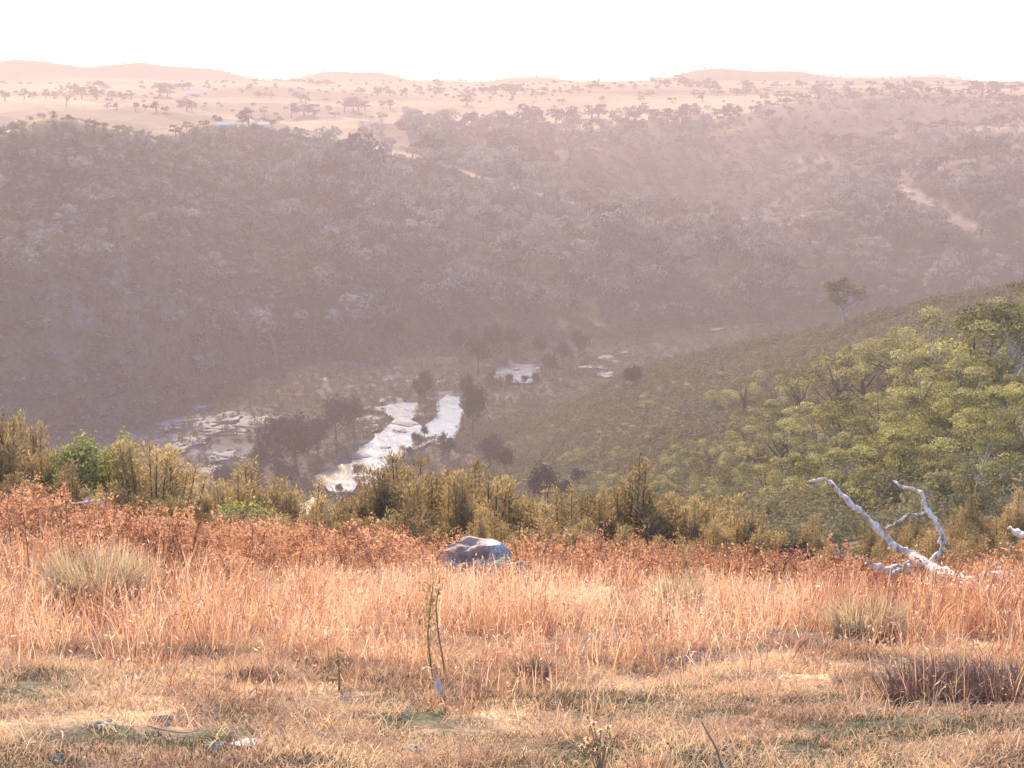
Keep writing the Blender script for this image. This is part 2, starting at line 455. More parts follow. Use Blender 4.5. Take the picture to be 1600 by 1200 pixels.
# bare strips and tracks
STRIPS = [((452, 209), (560, 227), (650, 247), (740, 275), (830, 300), (905, 322), (960, 338), 4.5), ((1225, 254), (1300, 246), (1372, 226), (1405, 219), 4.5), ((1150, 345), (1220, 346), (1285, 333), 3.5), ((1400, 292), (1430, 306), (1470, 332), (1540, 366), 9),
          ((1480, 203), (1600, 200), 3), ((1240, 352), (1180, 349), 3)]
def strip_dist(px, py):
    best = np.full(np.shape(px), 99.0)
    for s in STRIPS:
        pts, w = s[:-1], s[-1]
        for (x0, y0), (x1, y1) in zip(pts, pts[1:]):
            L = (x1 - x0) ** 2 + (y1 - y0) ** 2
            t = np.clip(((px - x0) * (x1 - x0) + (py - y0) * (y1 - y0)) / L, 0, 1)
            best = np.minimum(best, np.hypot(px - x0 - t * (x1 - x0), py - y0 - t * (y1 - y0)) / w)
    return best
sg = np.where(DD > 430, strip_dist(PXg, PYg), 99.0)
col = mixc(col, (0.32, 0.24, 0.17), 1 - sstep(0.6, 1.3, sg))

def grid_mesh(name, j0, j1):
    vs = np.stack([GX[:, j0:j1], GY[:, j0:j1], H[:, j0:j1]], -1).reshape(-1, 3)
    n = j1 - j0
    i, j = np.meshgrid(np.arange(nA - 1), np.arange(n - 1), indexing='ij')
    a = (i * n + j).ravel(); b = ((i + 1) * n + j).ravel()
    return np_mesh(name, vs, np.stack([a, b, b + 1, a + 1], 1), M_LAND, None, True, col[:, j0:j1].reshape(-1, 3))
jh = int(np.searchsorted(DG, 1450))
tag(obj('ground', grid_mesh('ground', 0, jh + 1)), kind='structure')
tag(obj('hills', grid_mesh('hills', jh, nD)), kind='structure')

# ------------------------------------------------------------------ haze over the valley and the plain
def build_haze():
    m, nt, out = newmat('haze')
    pv = N(nt, 'ShaderNodeVolumePrincipled')
    pv.inputs['Color'].default_value = (*HAZE_COLOR, 1)
    pv.inputs['Density'].default_value = HAZE_DENSITY
    pv.inputs['Anisotropy'].default_value = HAZE_ANISO
    nt.links.new(pv.outputs[0], out.inputs['Volume'])
    x, z0, z1 = 1810, -82, 25
    v = [(sx * x, sy * x, z) for z in (z0, z1) for sx, sy in ((-1, -1), (1, -1), (1, 1), (-1, 1))]
    f = [(3, 2, 1, 0), (4, 5, 6, 7), (0, 1, 5, 4), (1, 2, 6, 5), (2, 3, 7, 6), (3, 0, 4, 7)]
    tag(obj('haze', np_mesh('haze', v, f, m)), kind='stuff')
build_haze()

# ------------------------------------------------------------------ plant shapes
def crown_geo(r_, rx, rz, n_clump, n_leaf, clump_r, leaf, dome=0.2, flat=0.55, lobes=5, z0=0.0):
    """leaf cards in clumps over the skins of several overlapping rounded lobes; z0 = crown centre height"""
    g = Geo(); lob = []
    for i in range(lobes):
        a = 6.283 * i / lobes + r_.uniform(-0.5, 0.5); k = r_.uniform(0.25, 0.6) if lobes > 1 else 0
        lob.append((np.array([math.cos(a) * rx * k, math.sin(a) * rx * k, r_.uniform(-0.35, 0.45) * rz]), r_.uniform(0.42, 0.68) if lobes > 1 else 1.0))
    cs = []
    for _ in range(n_clump):
        lc, lr = lob[r_.integers(len(lob))]
        d = r_.normal(size=3); d /= np.linalg.norm(d)
        if d[2] < -dome: d[2] *= -0.6
        cs.append(lc + d * np.array([rx, rx, rz]) * lr * r_.uniform(0.7, 1.05))
    for q in cs:
        n = max(3, int(n_leaf * r_.uniform(0.6, 1.4)))
        c = r_.normal(size=(n, 3)) * clump_r * np.array([1, 1, flat]) * 0.55 + q
        d = r_.normal(size=(n, 3)); d[:, 2] -= 0.5
        out = (c - q) / clump_r * 2.4 + q / np.linalg.norm(q) + np.array([0, 0, 0.15]) + r_.normal(size=(n, 3)) * 0.35
        d = d - out * ((d * out).sum(1) / (out * out).sum(1))[:, None]
        v, f = cards(c + np.array([0, 0, z0]), d, leaf * r_.uniform(0.5, 0.85, n), leaf * r_.uniform(0.8, 1.4, n), r_, out)
        g.add(v, f, np.clip(r_.uniform(0.25, 0.75) + r_.normal(size=n) * 0.14, 0, 1))
    return g, np.array(cs)

def lobed_crown(r_, rx, rz, n_lobe, lobe_r, n_card, leaf, z0, jit=0.3, low=-0.35):
    """cauliflower-like crown: leaf cards facing outward on the skins of many small rounded lobes"""
    g = Geo(); cs = []
    for i in range(n_lobe):
        d = r_.normal(size=3); d /= np.linalg.norm(d)
        while d[2] < low: d = r_.normal(size=3); d /= np.linalg.norm(d)
        q = d * np.array([rx, rx, rz]) * r_.uniform(0.6, 0.95); cs.append(q)
        lr = lobe_r * r_.uniform(0.7, 1.25); n = int(n_card * r_.uniform(0.8, 1.2))
        u = r_.normal(size=(n, 3)); u /= np.linalg.norm(u, axis=1)[:, None]
        u[:, 2] = np.where(u[:, 2] < -0.25, -u[:, 2], u[:, 2])
        c = q + u * lr * np.array([1, 1, 0.8]) * r_.uniform(0.72, 1.1, n)[:, None] + np.array([0, 0, z0])
        out = u + r_.normal(size=(n, 3)) * jit
        ax = r_.normal(size=(n, 3)); ax[:, 2] -= 0.4
        ax = ax - out * ((ax * out).sum(1) / (out * out).sum(1))[:, None]
        v, f = cards(c, ax, leaf * r_.uniform(0.5, 0.85, n), leaf * r_.uniform(0.8, 1.4, n), r_, out)
        g.add(v, f, np.clip(r_.uniform(0.15, 0.8) + r_.normal(size=n) * 0.12, 0, 1))
    return g, np.array(cs)

def limbs_geo(r_, h, cz, cs, r0, n_limb=6, lean=0.2):
    """tapered trunk that forks into limbs which reach the leaf clumps"""
    g = Geo()
    top = np.array([r_.normal() * lean, r_.normal() * lean, cz * 0.75])
    base = np.array([0, 0, -0.3])
    mid = (base + top) / 2 + np.array([r_.normal() * lean * 0.5, r_.normal() * lean * 0.5, 0])
    ts = np.linspace(0, 1, 7)[:, None]
    p = (1 - ts) ** 2 * base + 2 * ts * (1 - ts) * mid + ts ** 2 * top
    g.add(*tube(p, np.linspace(r0 * 1.25, r0 * 0.65, 7), 7, 0.12, int(r_.integers(1e6))))
    for q in cs[r_.permutation(len(cs))[:n_limb]]:
        e = q + np.array([0, 0, cz])
        k = r_.uniform(0.45, 1.0)
        s = base + (top - base) * k
        m = (s + e) / 2 + r_.normal(size=3) * 0.25 + np.array([0, 0, 0.1])
        p = (1 - ts) ** 2 * s + 2 * ts * (1 - ts) * m + ts ** 2 * e
        g.add(*tube(p, np.linspace(r0 * 0.55, r0 * 0.1, 7), 5, 0.1, int(r_.integers(1e6))))
    return g

def tree_parts(seed, rx, rz, cz, n_clump, n_leaf, clump_r, leaf, r0, lobes=5, n_limb=6, dome=0.2, lean=0.2, flat=0.55):
    r_ = np.random.default_rng(seed)
    g, cs = crown_geo(r_, rx, rz, n_clump, n_leaf, clump_r, leaf, dome, flat, lobes, cz)
    return g, limbs_geo(r_, cz, cz, cs, r0, n_limb, lean)

def scatter(name, temps, P, sc, tint, mat, kind='stuff', zs=None):
    """one mesh of many small plants: temps = list of (v, f, t)"""
    V, Fc, T, n = [], [], [], 0
    for i in range(len(P)):
        v, f, t = temps[i % len(temps)]
        a = rng.uniform(0, 6.283); ca, sa = math.cos(a), math.sin(a)
        w = v * (sc[i] if np.isscalar(sc[i]) else np.asarray(sc[i]))
        w = np.stack([w[:, 0] * ca - w[:, 1] * sa, w[:, 0] * sa + w[:, 1] * ca, w[:, 2]], 1) + P[i]
        V.append(w); Fc.append(f + n); n += len(v); T.append(np.clip(t + tint[i], 0, 1))
    return tag(obj(name, np_mesh(name, np.concatenate(V), np.concatenate(Fc), mat, np.concatenate(T))), kind=kind)

def spread(n, az0, az1, d0, d1, gap, ok):
    """scattered places on the land, at least about gap apart, kept where ok(px, py, s, d, x, y) allows"""
    az = rng.uniform(az0, az1, n); d = np.sqrt(rng.uniform(d0 ** 2, d1 ** 2, n))
    z = sample(H, az, d); x, y = d * np.sin(az), d * np.cos(az)
    px, py = project(x, y, z); s = sample(S, az, d)
    keep = ok(px, py, s, d, x, y) > rng.uniform(0, 1, n)
    cell = {}; out = []
    for i in np.nonzero(keep)[0]:
        g = gap if np.isscalar(gap) else gap(d[i])
        k = (int(x[i] // g), int(y[i] // g))
        if any((a, b) in cell and (cell[(a, b)][0] - x[i]) ** 2 + (cell[(a, b)][1] - y[i]) ** 2 < g * g
               for a in (k[0] - 1, k[0], k[0] + 1) for b in (k[1] - 1, k[1], k[1] + 1)): continue
        cell[k] = (x[i], y[i]); out.append(i)
    return np.stack([x[out], y[out], z[out]], 1), px[out], py[out], d[out], s[out]

# outlines of the river pools
POOLS = [
    ([(490, 745), (520, 733), (548, 722), (560, 702), (575, 690), (598, 672), (618, 655), (604, 646), (600, 634), (650, 628), (662, 642), (640, 655), (660, 668), (684, 650), (680, 628), (700, 617), (718, 620), (721, 650), (716, 682), (700, 697), (672, 690), (650, 702), (622, 716), (604, 735), (585, 768), (565, 752), (545, 770), (515, 766), (496, 757)], 'bright river pool in the valley floor'),
    ([(405, 812), (424, 790), (455, 800), (488, 778), (500, 786), (470, 812), (430, 825)], 'small near river pool glinting between the shrubs'),
    ([(764, 590), (775, 577), (805, 571), (844, 568), (846, 588), (830, 599), (802, 597)], 'small far river pool between dark trees'),
]
def in_pools(px, py):
    r = np.zeros(np.shape(px), bool)
    for poly, _l in POOLS:
        q = np.array(poly, float); n = len(q); c = np.zeros(np.shape(px), bool)
        for i in range(n):
            (x1, y1), (x2, y2) = q[i], q[(i + 1) % n]
            if y1 == y2: continue
            c ^= ((y1 > py) != (y2 > py)) & (px < (x2 - x1) * (py - y1) / (y2 - y1) + x1)
        r |= c
    return r

A = math.radians
# ------------------------------------------------------------------ the far-off wood on the valley sides (one mass)
ft = []
for k in range(10):
    r_ = np.random.default_rng(100 + k)
    g, cs = lobed_crown(r_, r_.uniform(2.8, 4.0), r_.uniform(2.2, 2.9), int(r_.integers(7, 12)), 1.35, 38, 0.62, 3.3, 0.22, -0.3)
    for q in cs[:3]:
        g.add(*tube([(0, 0, -0.5), (q[0] * 0.3, q[1] * 0.3, 2.4), (q[0], q[1], q[2] + 3.5)], [0.16, 0.10, 0.04], 4), 0.35)
    ft.append(g.arr())
def ok_forest(px, py, s, d, x, y):
    p = sstep(sb + 0.12, sb + 0.35, s) * (1 - sstep(IDX['back_3'] - 0.5, IDX['back_3'] + 0.02, s))
    left = px < 560
    p = np.where(left, p * np.where(px < 300, sstep(228, 275, py), sstep(200, 250, py)) * (1 - sstep(rim - 0.25, rim + 0.1, s)), p)
    p = np.where((px > 420) & (px < 640) & (s > rim), p * 0.25, p)
    p *= 0.3 + 0.9 * sstep(-0.35, 0.2, fbm(x / 38, y / 38, 71, 4))
    p *= sstep(1.0, 1.6, strip_dist(px, py))
    p = np.where((px > 1180) & (py < 215), sstep(140, 150, py), p)
    return p
P, px, py, d, s = spread(80000, A(-27), A(27), 280, 950, lambda q: 5.2 + q * 0.0038, ok_forest)
tn = fbm(P[:, 0] / 60, P[:, 1] / 60, 75, 3) * 0.5 + rng.normal(size=len(P)) * 0.2
scl = np.clip(rng.lognormal(-0.08, 0.32, len(P)), 0.4, 1.9) * np.where((px > 1150) & (py < 230), 0.6, 1) * np.where(px < 640, 0.4 + 0.6 * sstep(205, 300, py), 1) * (0.75 + 0.85 * sstep(250, 520, px) * (1 - 0.4 * sstep(850, 1100, px))) * np.where((px > 850) & (s > rim), 0.8, 1)
print('forest', len(P))
scatter('forest', ft, P, scl, tn, M_FOREST)
def ok_brush(px, py, s, d, x, y):
    p = sstep(sb + 0.05, sb + 0.3, s) * (1 - sstep(rim - 0.3, rim - 0.02, s)) * (1 - sstep(420, 620, px)) * sstep(196, 240, py)
    return p * (0.35 + 0.8 * sstep(-0.3, 0.2, fbm(x / 18, y / 18, 73, 3)))
P, px, py, d, s = spread(50000, A(-27), A(0), 270, 640, 2.6, ok_brush)
print('brush', len(P))
scatter('forest_brush', ft, P, rng.uniform(0.25, 0.6, len(P)), rng.normal(size=len(P)) * 0.16, M_FOREST)

# low scrub: right-hand slopes in the middle distance, and between the trees of the far slopes
st = []
for k in range(8):
    r_ = np.random.default_rng(200 + k)
    g, _ = crown_geo(r_, 0.9, 0.8, 13, 9, 0.36, 0.26, 0.4, 1.0, 3, 0.6)
    st.append(g.arr())
def ok_scrub(px, py, s, d, x, y):
    p = sstep(IDX['drop'] + 0.4, IDX['slope_45'] + 0.5, s) * (1 - sstep(IDX['crest'] + 0.3, IDX['crest'] + 0.9, s))
    p *= sstep(560, 700, px)
    p *= 0.25 + 0.9 * sstep(-0.25, 0.0, fbm(x / 40, y / 14, 81, 3))
    return p
sf = []
for k in range(6):
    r_ = np.random.default_rng(230 + k)
    g, _ = crown_geo(r_, 0.9, 0.8, 26, 22, 0.3, 0.11, 0.5, 1.0, 4, 0.7)
    sf.append(g.arr())
P, px, py, d, s = spread(14000, A(-8), A(26), 34, 92, 1.15, ok_scrub)
scatter('scrub', sf, P, rng.uniform(0.6, 1.3, len(P)), fbm(P[:, 0] / 25, P[:, 1] / 25, 83, 3) * 0.3 + 0.1, M_SCRUB)
P, px, py, d, s = spread(60000, A(-8), A(26), 92, 340, 1.2, ok_scrub)
print('scrub', len(P))
scatter('scrub', st, P, rng.uniform(0.6, 1.5, len(P)), fbm(P[:, 0] / 25, P[:, 1] / 25, 83, 3) * 0.3 + 0.05, M_SCRUB)
def ok_scrub2(px, py, s, d, x, y):
    p = sstep(sb - 0.3, sb + 0.1, s) * (1 - sstep(rim - 0.2, rim + 0.2, s)) * (0.35 + 0.65 * sstep(-0.1, 0.3, fbm(x / 20, y / 20, 85, 3)))
    p = np.maximum(p, np.where(s < sb, sstep(IDX['crest'] - 0.4, fb, s) * sstep(-0.45, -0.1, fbm(x / 14, y / 9, 87, 3)) * np.where((px > 200) & (px < 430) & (py > 640), 0.3, 1), 0))
    p *= sstep(0.9, 1.4, strip_dist(px, py))
    p = np.where((s < sb + 0.2) & (in_pools(px, py) | in_pools(px, py - 5) | in_pools(px + 3, py) | in_pools(px - 3, py)), 0, p)
    return p
P, px, py, d, s = spread(110000, A(-25), A(24), 240, 640, 1.7, ok_scrub2)
print('scrub2', len(P))
scatter('undergrowth', st, P, rng.uniform(0.7, 1.6, len(P)), rng.normal(size=len(P)) * 0.1 - 0.05, M_SCRUB)

# ------------------------------------------------------------------ river water and riverbed rock
def water_mat():
    m, nt, out = newmat('river_water')
    p = N(nt, 'ShaderNodeBsdfPrincipled'); p.inputs['Base Color'].default_value = (0.03, 0.035, 0.035, 1)
    p.inputs['Roughness'].default_value = 0.24; p.inputs['IOR'].default_value = 1.333
    ge = N(nt, 'ShaderNodeNewGeometry'); mp = N(nt, 'ShaderNodeMapping'); mp.inputs['Scale'].default_value = (0.5, 0.22, 1)
    no = N(nt, 'ShaderNodeTexNoise'); no.inputs['Scale'].default_value = 1.0; no.inputs['Detail'].default_value = 4
    nt.links.new(ge.outputs['Position'], mp.inputs[0]); nt.links.new(mp.outputs[0], no.inputs['Vector'])
    bp = N(nt, 'ShaderNodeBump'); bp.inputs['Strength'].default_value = 0.4; bp.inputs['Distance'].default_value = 0.4
    nt.links.new(no.outputs['Fac'], bp.inputs['Height']); nt.links.new(bp.outputs[0], p.inputs['Normal'])
    nt.links.new(p.outputs[0], out.inputs[0])
    return m
M_WATER = water_mat()
WZ = -73.35
def on_water(x, y):
    az, t = px_dir(x, y); d = (CAMZ - WZ) / t
    return np.array([d * np.sin(az), d * np.cos(az)])
def water(name, poly, label):
    pts = np.array([on_water(*p) for p in poly])
    pts = np.concatenate([np.linspace(pts[i], pts[(i + 1) % len(pts)], 7)[:-1] for i in range(len(pts))])
    pts += np.stack([fbm(pts[:, 0] / 3, pts[:, 1] / 3, 91, 3), fbm(pts[:, 0] / 3, pts[:, 1] / 3, 93, 3)], 1) * np.array([1.2, 2.2])
    me = bpy.data.meshes.new(name)
    me.from_pydata([(a, b, WZ) for a, b in pts], [], [list(range(len(pts)))]); me.materials.append(M_WATER)
    o = obj(name, me); o['label'] = label; tag(o, kind='structure'); return o
for poly, lab in POOLS: water('river', poly, lab)

def rock_mesh(name, sx, sy, sz, seed, mat, cuts=4, rough=0.25, flat_top=0.0):
    import bmesh
    bm = bmesh.new(); bmesh.ops.create_icosphere(bm, subdivisions=cuts, radius=1)
    r_ = np.random.default_rng(seed); pl = []
    for _ in range(9):
        n = r_.normal(size=3); n /= np.linalg.norm(n); pl.append((Vector(n), r_.uniform(0.62, 0.95)))
    o_ = r_.uniform(0, 50, 3)
    co = np.array([v.co[:] for v in bm.verts])
    nz = (fbm(co[:, 0] * 2 + o_[0], co[:, 1] * 2 + co[:, 2] * 1.7 + o_[1], seed, 4)) * rough
    for v, k in zip(bm.verts, nz):
        p = v.co.copy()
        for n, dd in pl:
            e = p.dot(n) - dd
            if e > 0: p -= n * e * 0.9
        p *= 1 + k
        if flat_top and p.z > flat_top: p.z = flat_top + (p.z - flat_top) * 0.12
        v.co = (p.x * sx, p.y * sy, p.z * sz)
    me = bpy.data.meshes.new(name); bm.to_mesh(me); bm.free(); me.materials.append(mat)
    return me
slabs = [rock_mesh('river_rock', 1, 1, 1, 300 + k, M_ROCK, 4, 0.55) for k in range(6)]
rocks = [(215, 690, 9, 5, 2.2), (250, 668, 10, 6, 2.4), (285, 655, 9, 5, 1.5), (312, 640, 5, 4, 2.6), (305, 665, 10, 5, 1.4), (340, 655, 12, 6, 1.6), (372, 652, 11, 5, 1.2), (352, 672, 10, 5, 1.5), (392, 662, 11, 4, 1.1), (415, 655, 8, 4, 1.3),
         (300, 690, 8, 5, 1.6), (270, 700, 7, 5, 1.8), (330, 735, 8, 5, 1.2), (360, 715, 9, 4, 1.2), (300, 760, 7, 5, 1.3), (420, 680, 8, 4, 1.2), (575, 655, 6, 4, 1.3), (590, 640, 6, 4, 1.3), (612, 627, 7, 4, 1.2), (585, 668, 5, 4, 1.2), (636, 546, 8, 4, 2.4), (660, 543, 6, 4, 1.8), (690, 545, 7, 4, 1.3),
         (935, 575, 8, 5, 1.5), (955, 562, 9, 5, 1.6), (975, 553, 8, 4, 1.2), (945, 585, 6, 4, 1.2), (1115, 517, 9, 4, 2), (1150, 514, 8, 4, 1.6), (1185, 511, 7, 4, 1.5), (775, 572, 5, 3, 1.2), (825, 563, 6, 3, 1.2), (480, 575, 7, 4, 1.5), (520, 590, 6, 4, 1.2), (560, 572, 7, 4, 1.1), (740, 700, 5, 4, 1.5), (783, 585, 4, 2, 1.2), (806, 579, 4, 2, 1.3), (822, 590, 5, 2, 1.4), (797, 594, 4, 2, 1.1), (838, 577, 4, 2, 1.2), (640, 664, 6, 3, 1.3), (655, 650, 5, 3, 1.3), (628, 676, 5, 3, 1.2), (566, 715, 5, 3, 1.2), (600, 700, 4, 2, 1)]
def river_side(x, y):
    if x < 260: return 'at the foot of the left cliff'
    if x < 430: return 'on the shelf left of the dark trees'
    if x < 600: return 'beside the bright river pool' if y > 620 else 'in the tussock flat beyond the pool'
    if x < 750: return 'at the far end of the bright pool' if y > 560 else 'under the far valley wall'
    if x < 900: return 'by the small far pool'
    return 'in the shallows past the scrub spur' if x < 1000 else 'in the gully past the scrub spur'
cnt = {}
ORD = ['first', 'second', 'third', 'fourth', 'fifth', 'sixth', 'seventh', 'eighth', 'ninth', 'tenth', 'eleventh', 'twelfth', 'thirteenth', 'fourteenth', 'fifteenth', 'sixteenth', 'seventeenth', 'eighteenth', 'nineteenth', 'twentieth']
def ordn(i): return ORD[i] if i < len(ORD) else 'number %d' % (i + 1)
def label_series(items, fmt):
    """items: list of (object, x, place); counts from the left within each place"""
    by = {}
    for it in items: by.setdefault(it[2], []).append(it)
    for place, l in by.items():
        l.sort(key=lambda q: q[1])
        for i, (o, x, _p) in enumerate(l):
            o['label'] = (fmt % ('lone' if len(l) == 1 else ordn(i), place)) + ('' if len(l) == 1 else ', from the left')
items = []
for i, (x, y, a, b, c) in enumerate(rocks):
    az, t = px_dir(x, y); dd = (CAMZ + 73.6) / float(t)
    p = (dd * math.sin(az), dd * math.cos(az), -73.7)
    if float(sample(S, az, dd)) > sb: p, dd = hit(x, y, 200)
    o = obj('river_rock', slabs[i % 6], None, p); o.scale = (a * 0.55, b * 0.95, c * 0.42)
    o.rotation_euler = (rng.uniform(-.08, .08), rng.uniform(-.12, .12), rng.uniform(-.5, .5))
    tag(o, None, 'rock', 'pale rocks along the river'); items.append((o, x, river_side(x, y)))
label_series(items, '%s pale grey rock %s')

# ------------------------------------------------------------------ individual trees: a thing with trunk and crown
def make_tree(name, parts, crown_mat, bark):
    gc, gt = parts
    return (name, gt.mesh('trunk', bark, True), gc.mesh('crown', crown_mat))
def put_tree(proto, loc, sc, rz, cat, group):
    name, tm, cm = proto
    r = empty(name, loc, rz, sc)
    link(bpy.data.objects.new('trunk', tm), r); link(bpy.data.objects.new('crown', cm), r)
    return tag(r, None, cat, group)

gums = []
for k in range(7):
    r_ = np.random.default_rng(400 + k)
    g, cs = lobed_crown(r_, (2.9, 2.5, 3.2, 2.4, 2.8, 2.2, 2.6)[k], (2.4, 2.7, 2.1, 2.5, 2.6, 2.9, 2.3)[k], (19, 16, 20, 15, 18, 15, 17)[k], 0.82, 190, 0.15, 3.5, 0.4, -0.45)
    gums.append(make_tree('gum_tree', (g, limbs_geo(r_, 3.5, 3.5, cs, 0.17, 10, 0.35)), M_GUM, M_BARK if k % 2 else M_DARKBARK))
oaks = [make_tree('river_oak', tree_parts(450 + k, 2.3, 3.0, 3.9, 85, 18, 0.75, 0.42, 0.2, 6, 5, 0.6, 0.2, 1.1), M_OAK, M_DARKBARK) for k in range(4)]

# riverside trees: (x, base y, height px)
items = []
for i, (x, y, hp, st_) in enumerate([(432, 742, 95, 1.0), (465, 735, 92, 1.0), (495, 715, 70, 1.0), (525, 692, 78, .9), (552, 678, 60, .8), (410, 745, 60, .9), (445, 770, 60, 1.), (350, 775, 55, 1), (398, 775, 50, 1), (665, 622, 50, .8), (655, 628, 40, .9), (740, 690, 95, .55), (730, 640, 60, .6), (768, 738, 62, 1.1), (790, 745, 50, 1.), (748, 585, 66, .8), (770, 560, 55, .9), (620, 540, 45, 1.2), (715, 555, 45, .9), (860, 590, 42, .9), (880, 575, 45, .9), (845, 560, 40, 1), (905, 560, 48, .9), (800, 552, 42, 1), (700, 720, 40, .9), (990, 612, 42, 1.2), (1130, 602, 16, 1.2), (560, 745, 30, 1), (612, 730, 26, .9), (850, 800, 80, 1), (880, 795, 50, 1), (905, 770, 40, 1), (690, 700, 22, 1.0), (655, 698, 24, 1), (640, 712, 20, 1), (545, 790, 32, 1), (575, 795, 36, 1), (505, 790, 30, 1), (600, 770, 34, .9), (585, 742, 16, 1), (530, 765, 18, 1), (648, 692, 20, .9), (664, 684, 22, .9), (795, 605, 22, 1), (820, 604, 18, 1), (838, 604, 24, .9), (770, 596, 18, 1)]):
    if x < 640 or (y > 600 and x < 760) or (y < 592 and x < 910):
        az, t = px_dir(x, y); dd = min((CAMZ + 73.6) / float(t), 440); p = ground_at(x, dd)
    else: p, dd = hit(x, y, 60)
    h = hp * dd / F
    o = put_tree(oaks[i % 4], p, (h / 6.6 * st_, h / 6.6 * st_, h / 6.6), rng.uniform(0, 6.28), 'tree', 'dark trees along the river')
    pl = 'left of the bright pool' if x < 570 else 'around the bright pool' if x < 700 and y > 600 else 'at the right bank of the bright pool' if x < 800 and y > 600 else 'by the small far pool' if y < 595 else 'below the scrub slope'
    items.append((o, x, pl))
label_series(items, '%s dark dense tree %s')

# gums on the right-hand spur
items = []
def put_gum(x, y, hp, k, wide=1.0, dd=None, dmin=45):
    if dd is None: p, dd = hit(x, y, dmin)
    else: p = ground_at(x, dd)
    h = hp * dd / F * 1.14
    o = put_tree(gums[(k * 3 + len(items)) % 7], p, (h / 6.2 * wide, h / 6.2 * wide, h / 6.2), rng.uniform(0, 6.28), 'tree', 'gum trees on the right-hand spur')
    rowp = 'top' if y < 560 + (1600 - x) * 0.28 else 'middle' if y < 700 else 'upper foot' if y < 770 else 'foot'
    colp = 'below river pools' if x < 1000 else 'left' if x < 1180 else 'below lone tree' if x < 1350 else 'above dead branch' if x < 1480 else 'right-edge'
    items.append((o, x, '%s row of right spur, %s part' % (rowp, colp) if colp[0] not in 'ba' else '%s row of right spur %s' % (rowp, colp)))
big = [(1530, 665, 165, 0, 1.2), (1588, 650, 160, 3, 1.15), (1450, 640, 135, 1, 1.1), (1400, 625, 110, 2, 1.1), (1350, 645, 110, 4, 1.1), (1300, 655, 100, 5, 1.1), (1250, 665, 85, 0, 1.15), (1205, 640, 60, 1, 1.2), (1165, 650, 55, 2, 1.3), (1125, 655, 45, 3, 1.2),
       (1480, 740, 115, 4, 1.2), (1545, 745, 120, 5, 1.2), (1420, 735, 110, 0, 1.2), (1595, 735, 110, 2, 1.1), (1370, 715, 100, 3, 1.2), (1320, 740, 110, 1, 1.1), (1270, 735, 95, 2, 1.2), (1225, 740, 85, 5, 1.2), (1180, 745, 80, 4, 1.2), (1140, 740, 60, 0, 1.2), (1100, 735, 50, 1, 1.2), (1060, 745, 50, 3, 1.2), (1200, 690, 60, 3, 1.2), (1160, 690, 45, 5, 1.3),
       (1445, 800, 100, 2, 1.2), (1390, 810, 110, 1, 1.2), (1340, 820, 110, 0, 1.2), (1290, 820, 110, 3, 1.2), (1240, 815, 95, 4, 1.2), (1195, 805, 80, 5, 1.2), (1150, 800, 70, 2, 1.2), (1105, 795, 60, 0, 1.2), (1065, 790, 55, 1, 1.2), (1030, 780, 45, 4, 1.2), (1000, 790, 45, 5, 1.2), (960, 790, 50, 3, 1.1), (930, 785, 45, 0, 1.1), (1020, 700, 32, 1, 1.2), (980, 690, 30, 2, 1.2), (1010, 650, 35, 3, 1.3), (995, 625, 30, 4, 1.3), (1045, 660, 26, 0, 1.2), (940, 700, 30, 2, 1.2), (900, 735, 34, 5, 1.2), (865, 745, 32, 4, 1.2), (930, 750, 30, 3, 1.2), (870, 690, 26, 1, 1.2), (970, 735, 34, 1, 1.1)]
for q in big: put_gum(*q)
put_gum(1598, 560, 105, 4, 1.0, 118)
fr = np.random.default_rng(99)
for i in range(48):
    x = fr.uniform(1000, 1600); y = fr.uniform(max(600, 660 - (x - 1000) * 0.02), 835)
    lim = 590 + (1600 - x) * 0.3
    if y < lim: continue
    put_gum(x, y, (45 + 95 * (x - 950) / 650) * fr.uniform(0.55, 0.95), int(fr.integers(6)), fr.uniform(1.0, 1.3))
label_series(items, '%s gum tree, %s')

# the lone umbrella-shaped tree on the scrub crest
r_ = np.random.default_rng(77)
g, cs = lobed_crown(r_, 3.5, 3.2, 40, 1.0, 80, 0.3, 4.4, 0.3, 0.0)
gt = limbs_geo(r_, 4.6, 4.6, cs, 0.26, 10, 0.1)
M_LONE = leaf_mat('lone_tree_leaves', (0.07, 0.062, 0.03), (0.34, 0.29, 0.14), 0.4, objvar=0)
dd = 252.0; p = ground_at(1317, dd)
o = put_tree(('lone_tree', gt.mesh('trunk', M_BARK, True), g.mesh('crown', M_LONE)), p, 88 * dd / F / 8.2, 0.4, 'tree', None)
o['label'] = 'lone umbrella-crowned tree with pale trunk on the scrub ridge'

# the small tree with twin trunk on the bare left-hand hilltop
p, dd = hit(104, 166, 300)
o = put_tree(gums[2], p, 27 * dd / F / 6.0, 1.0, 'tree', None); o.name = 'hilltop_tree'
o['label'] = 'lone small tree on the bare hilltop at the upper left'

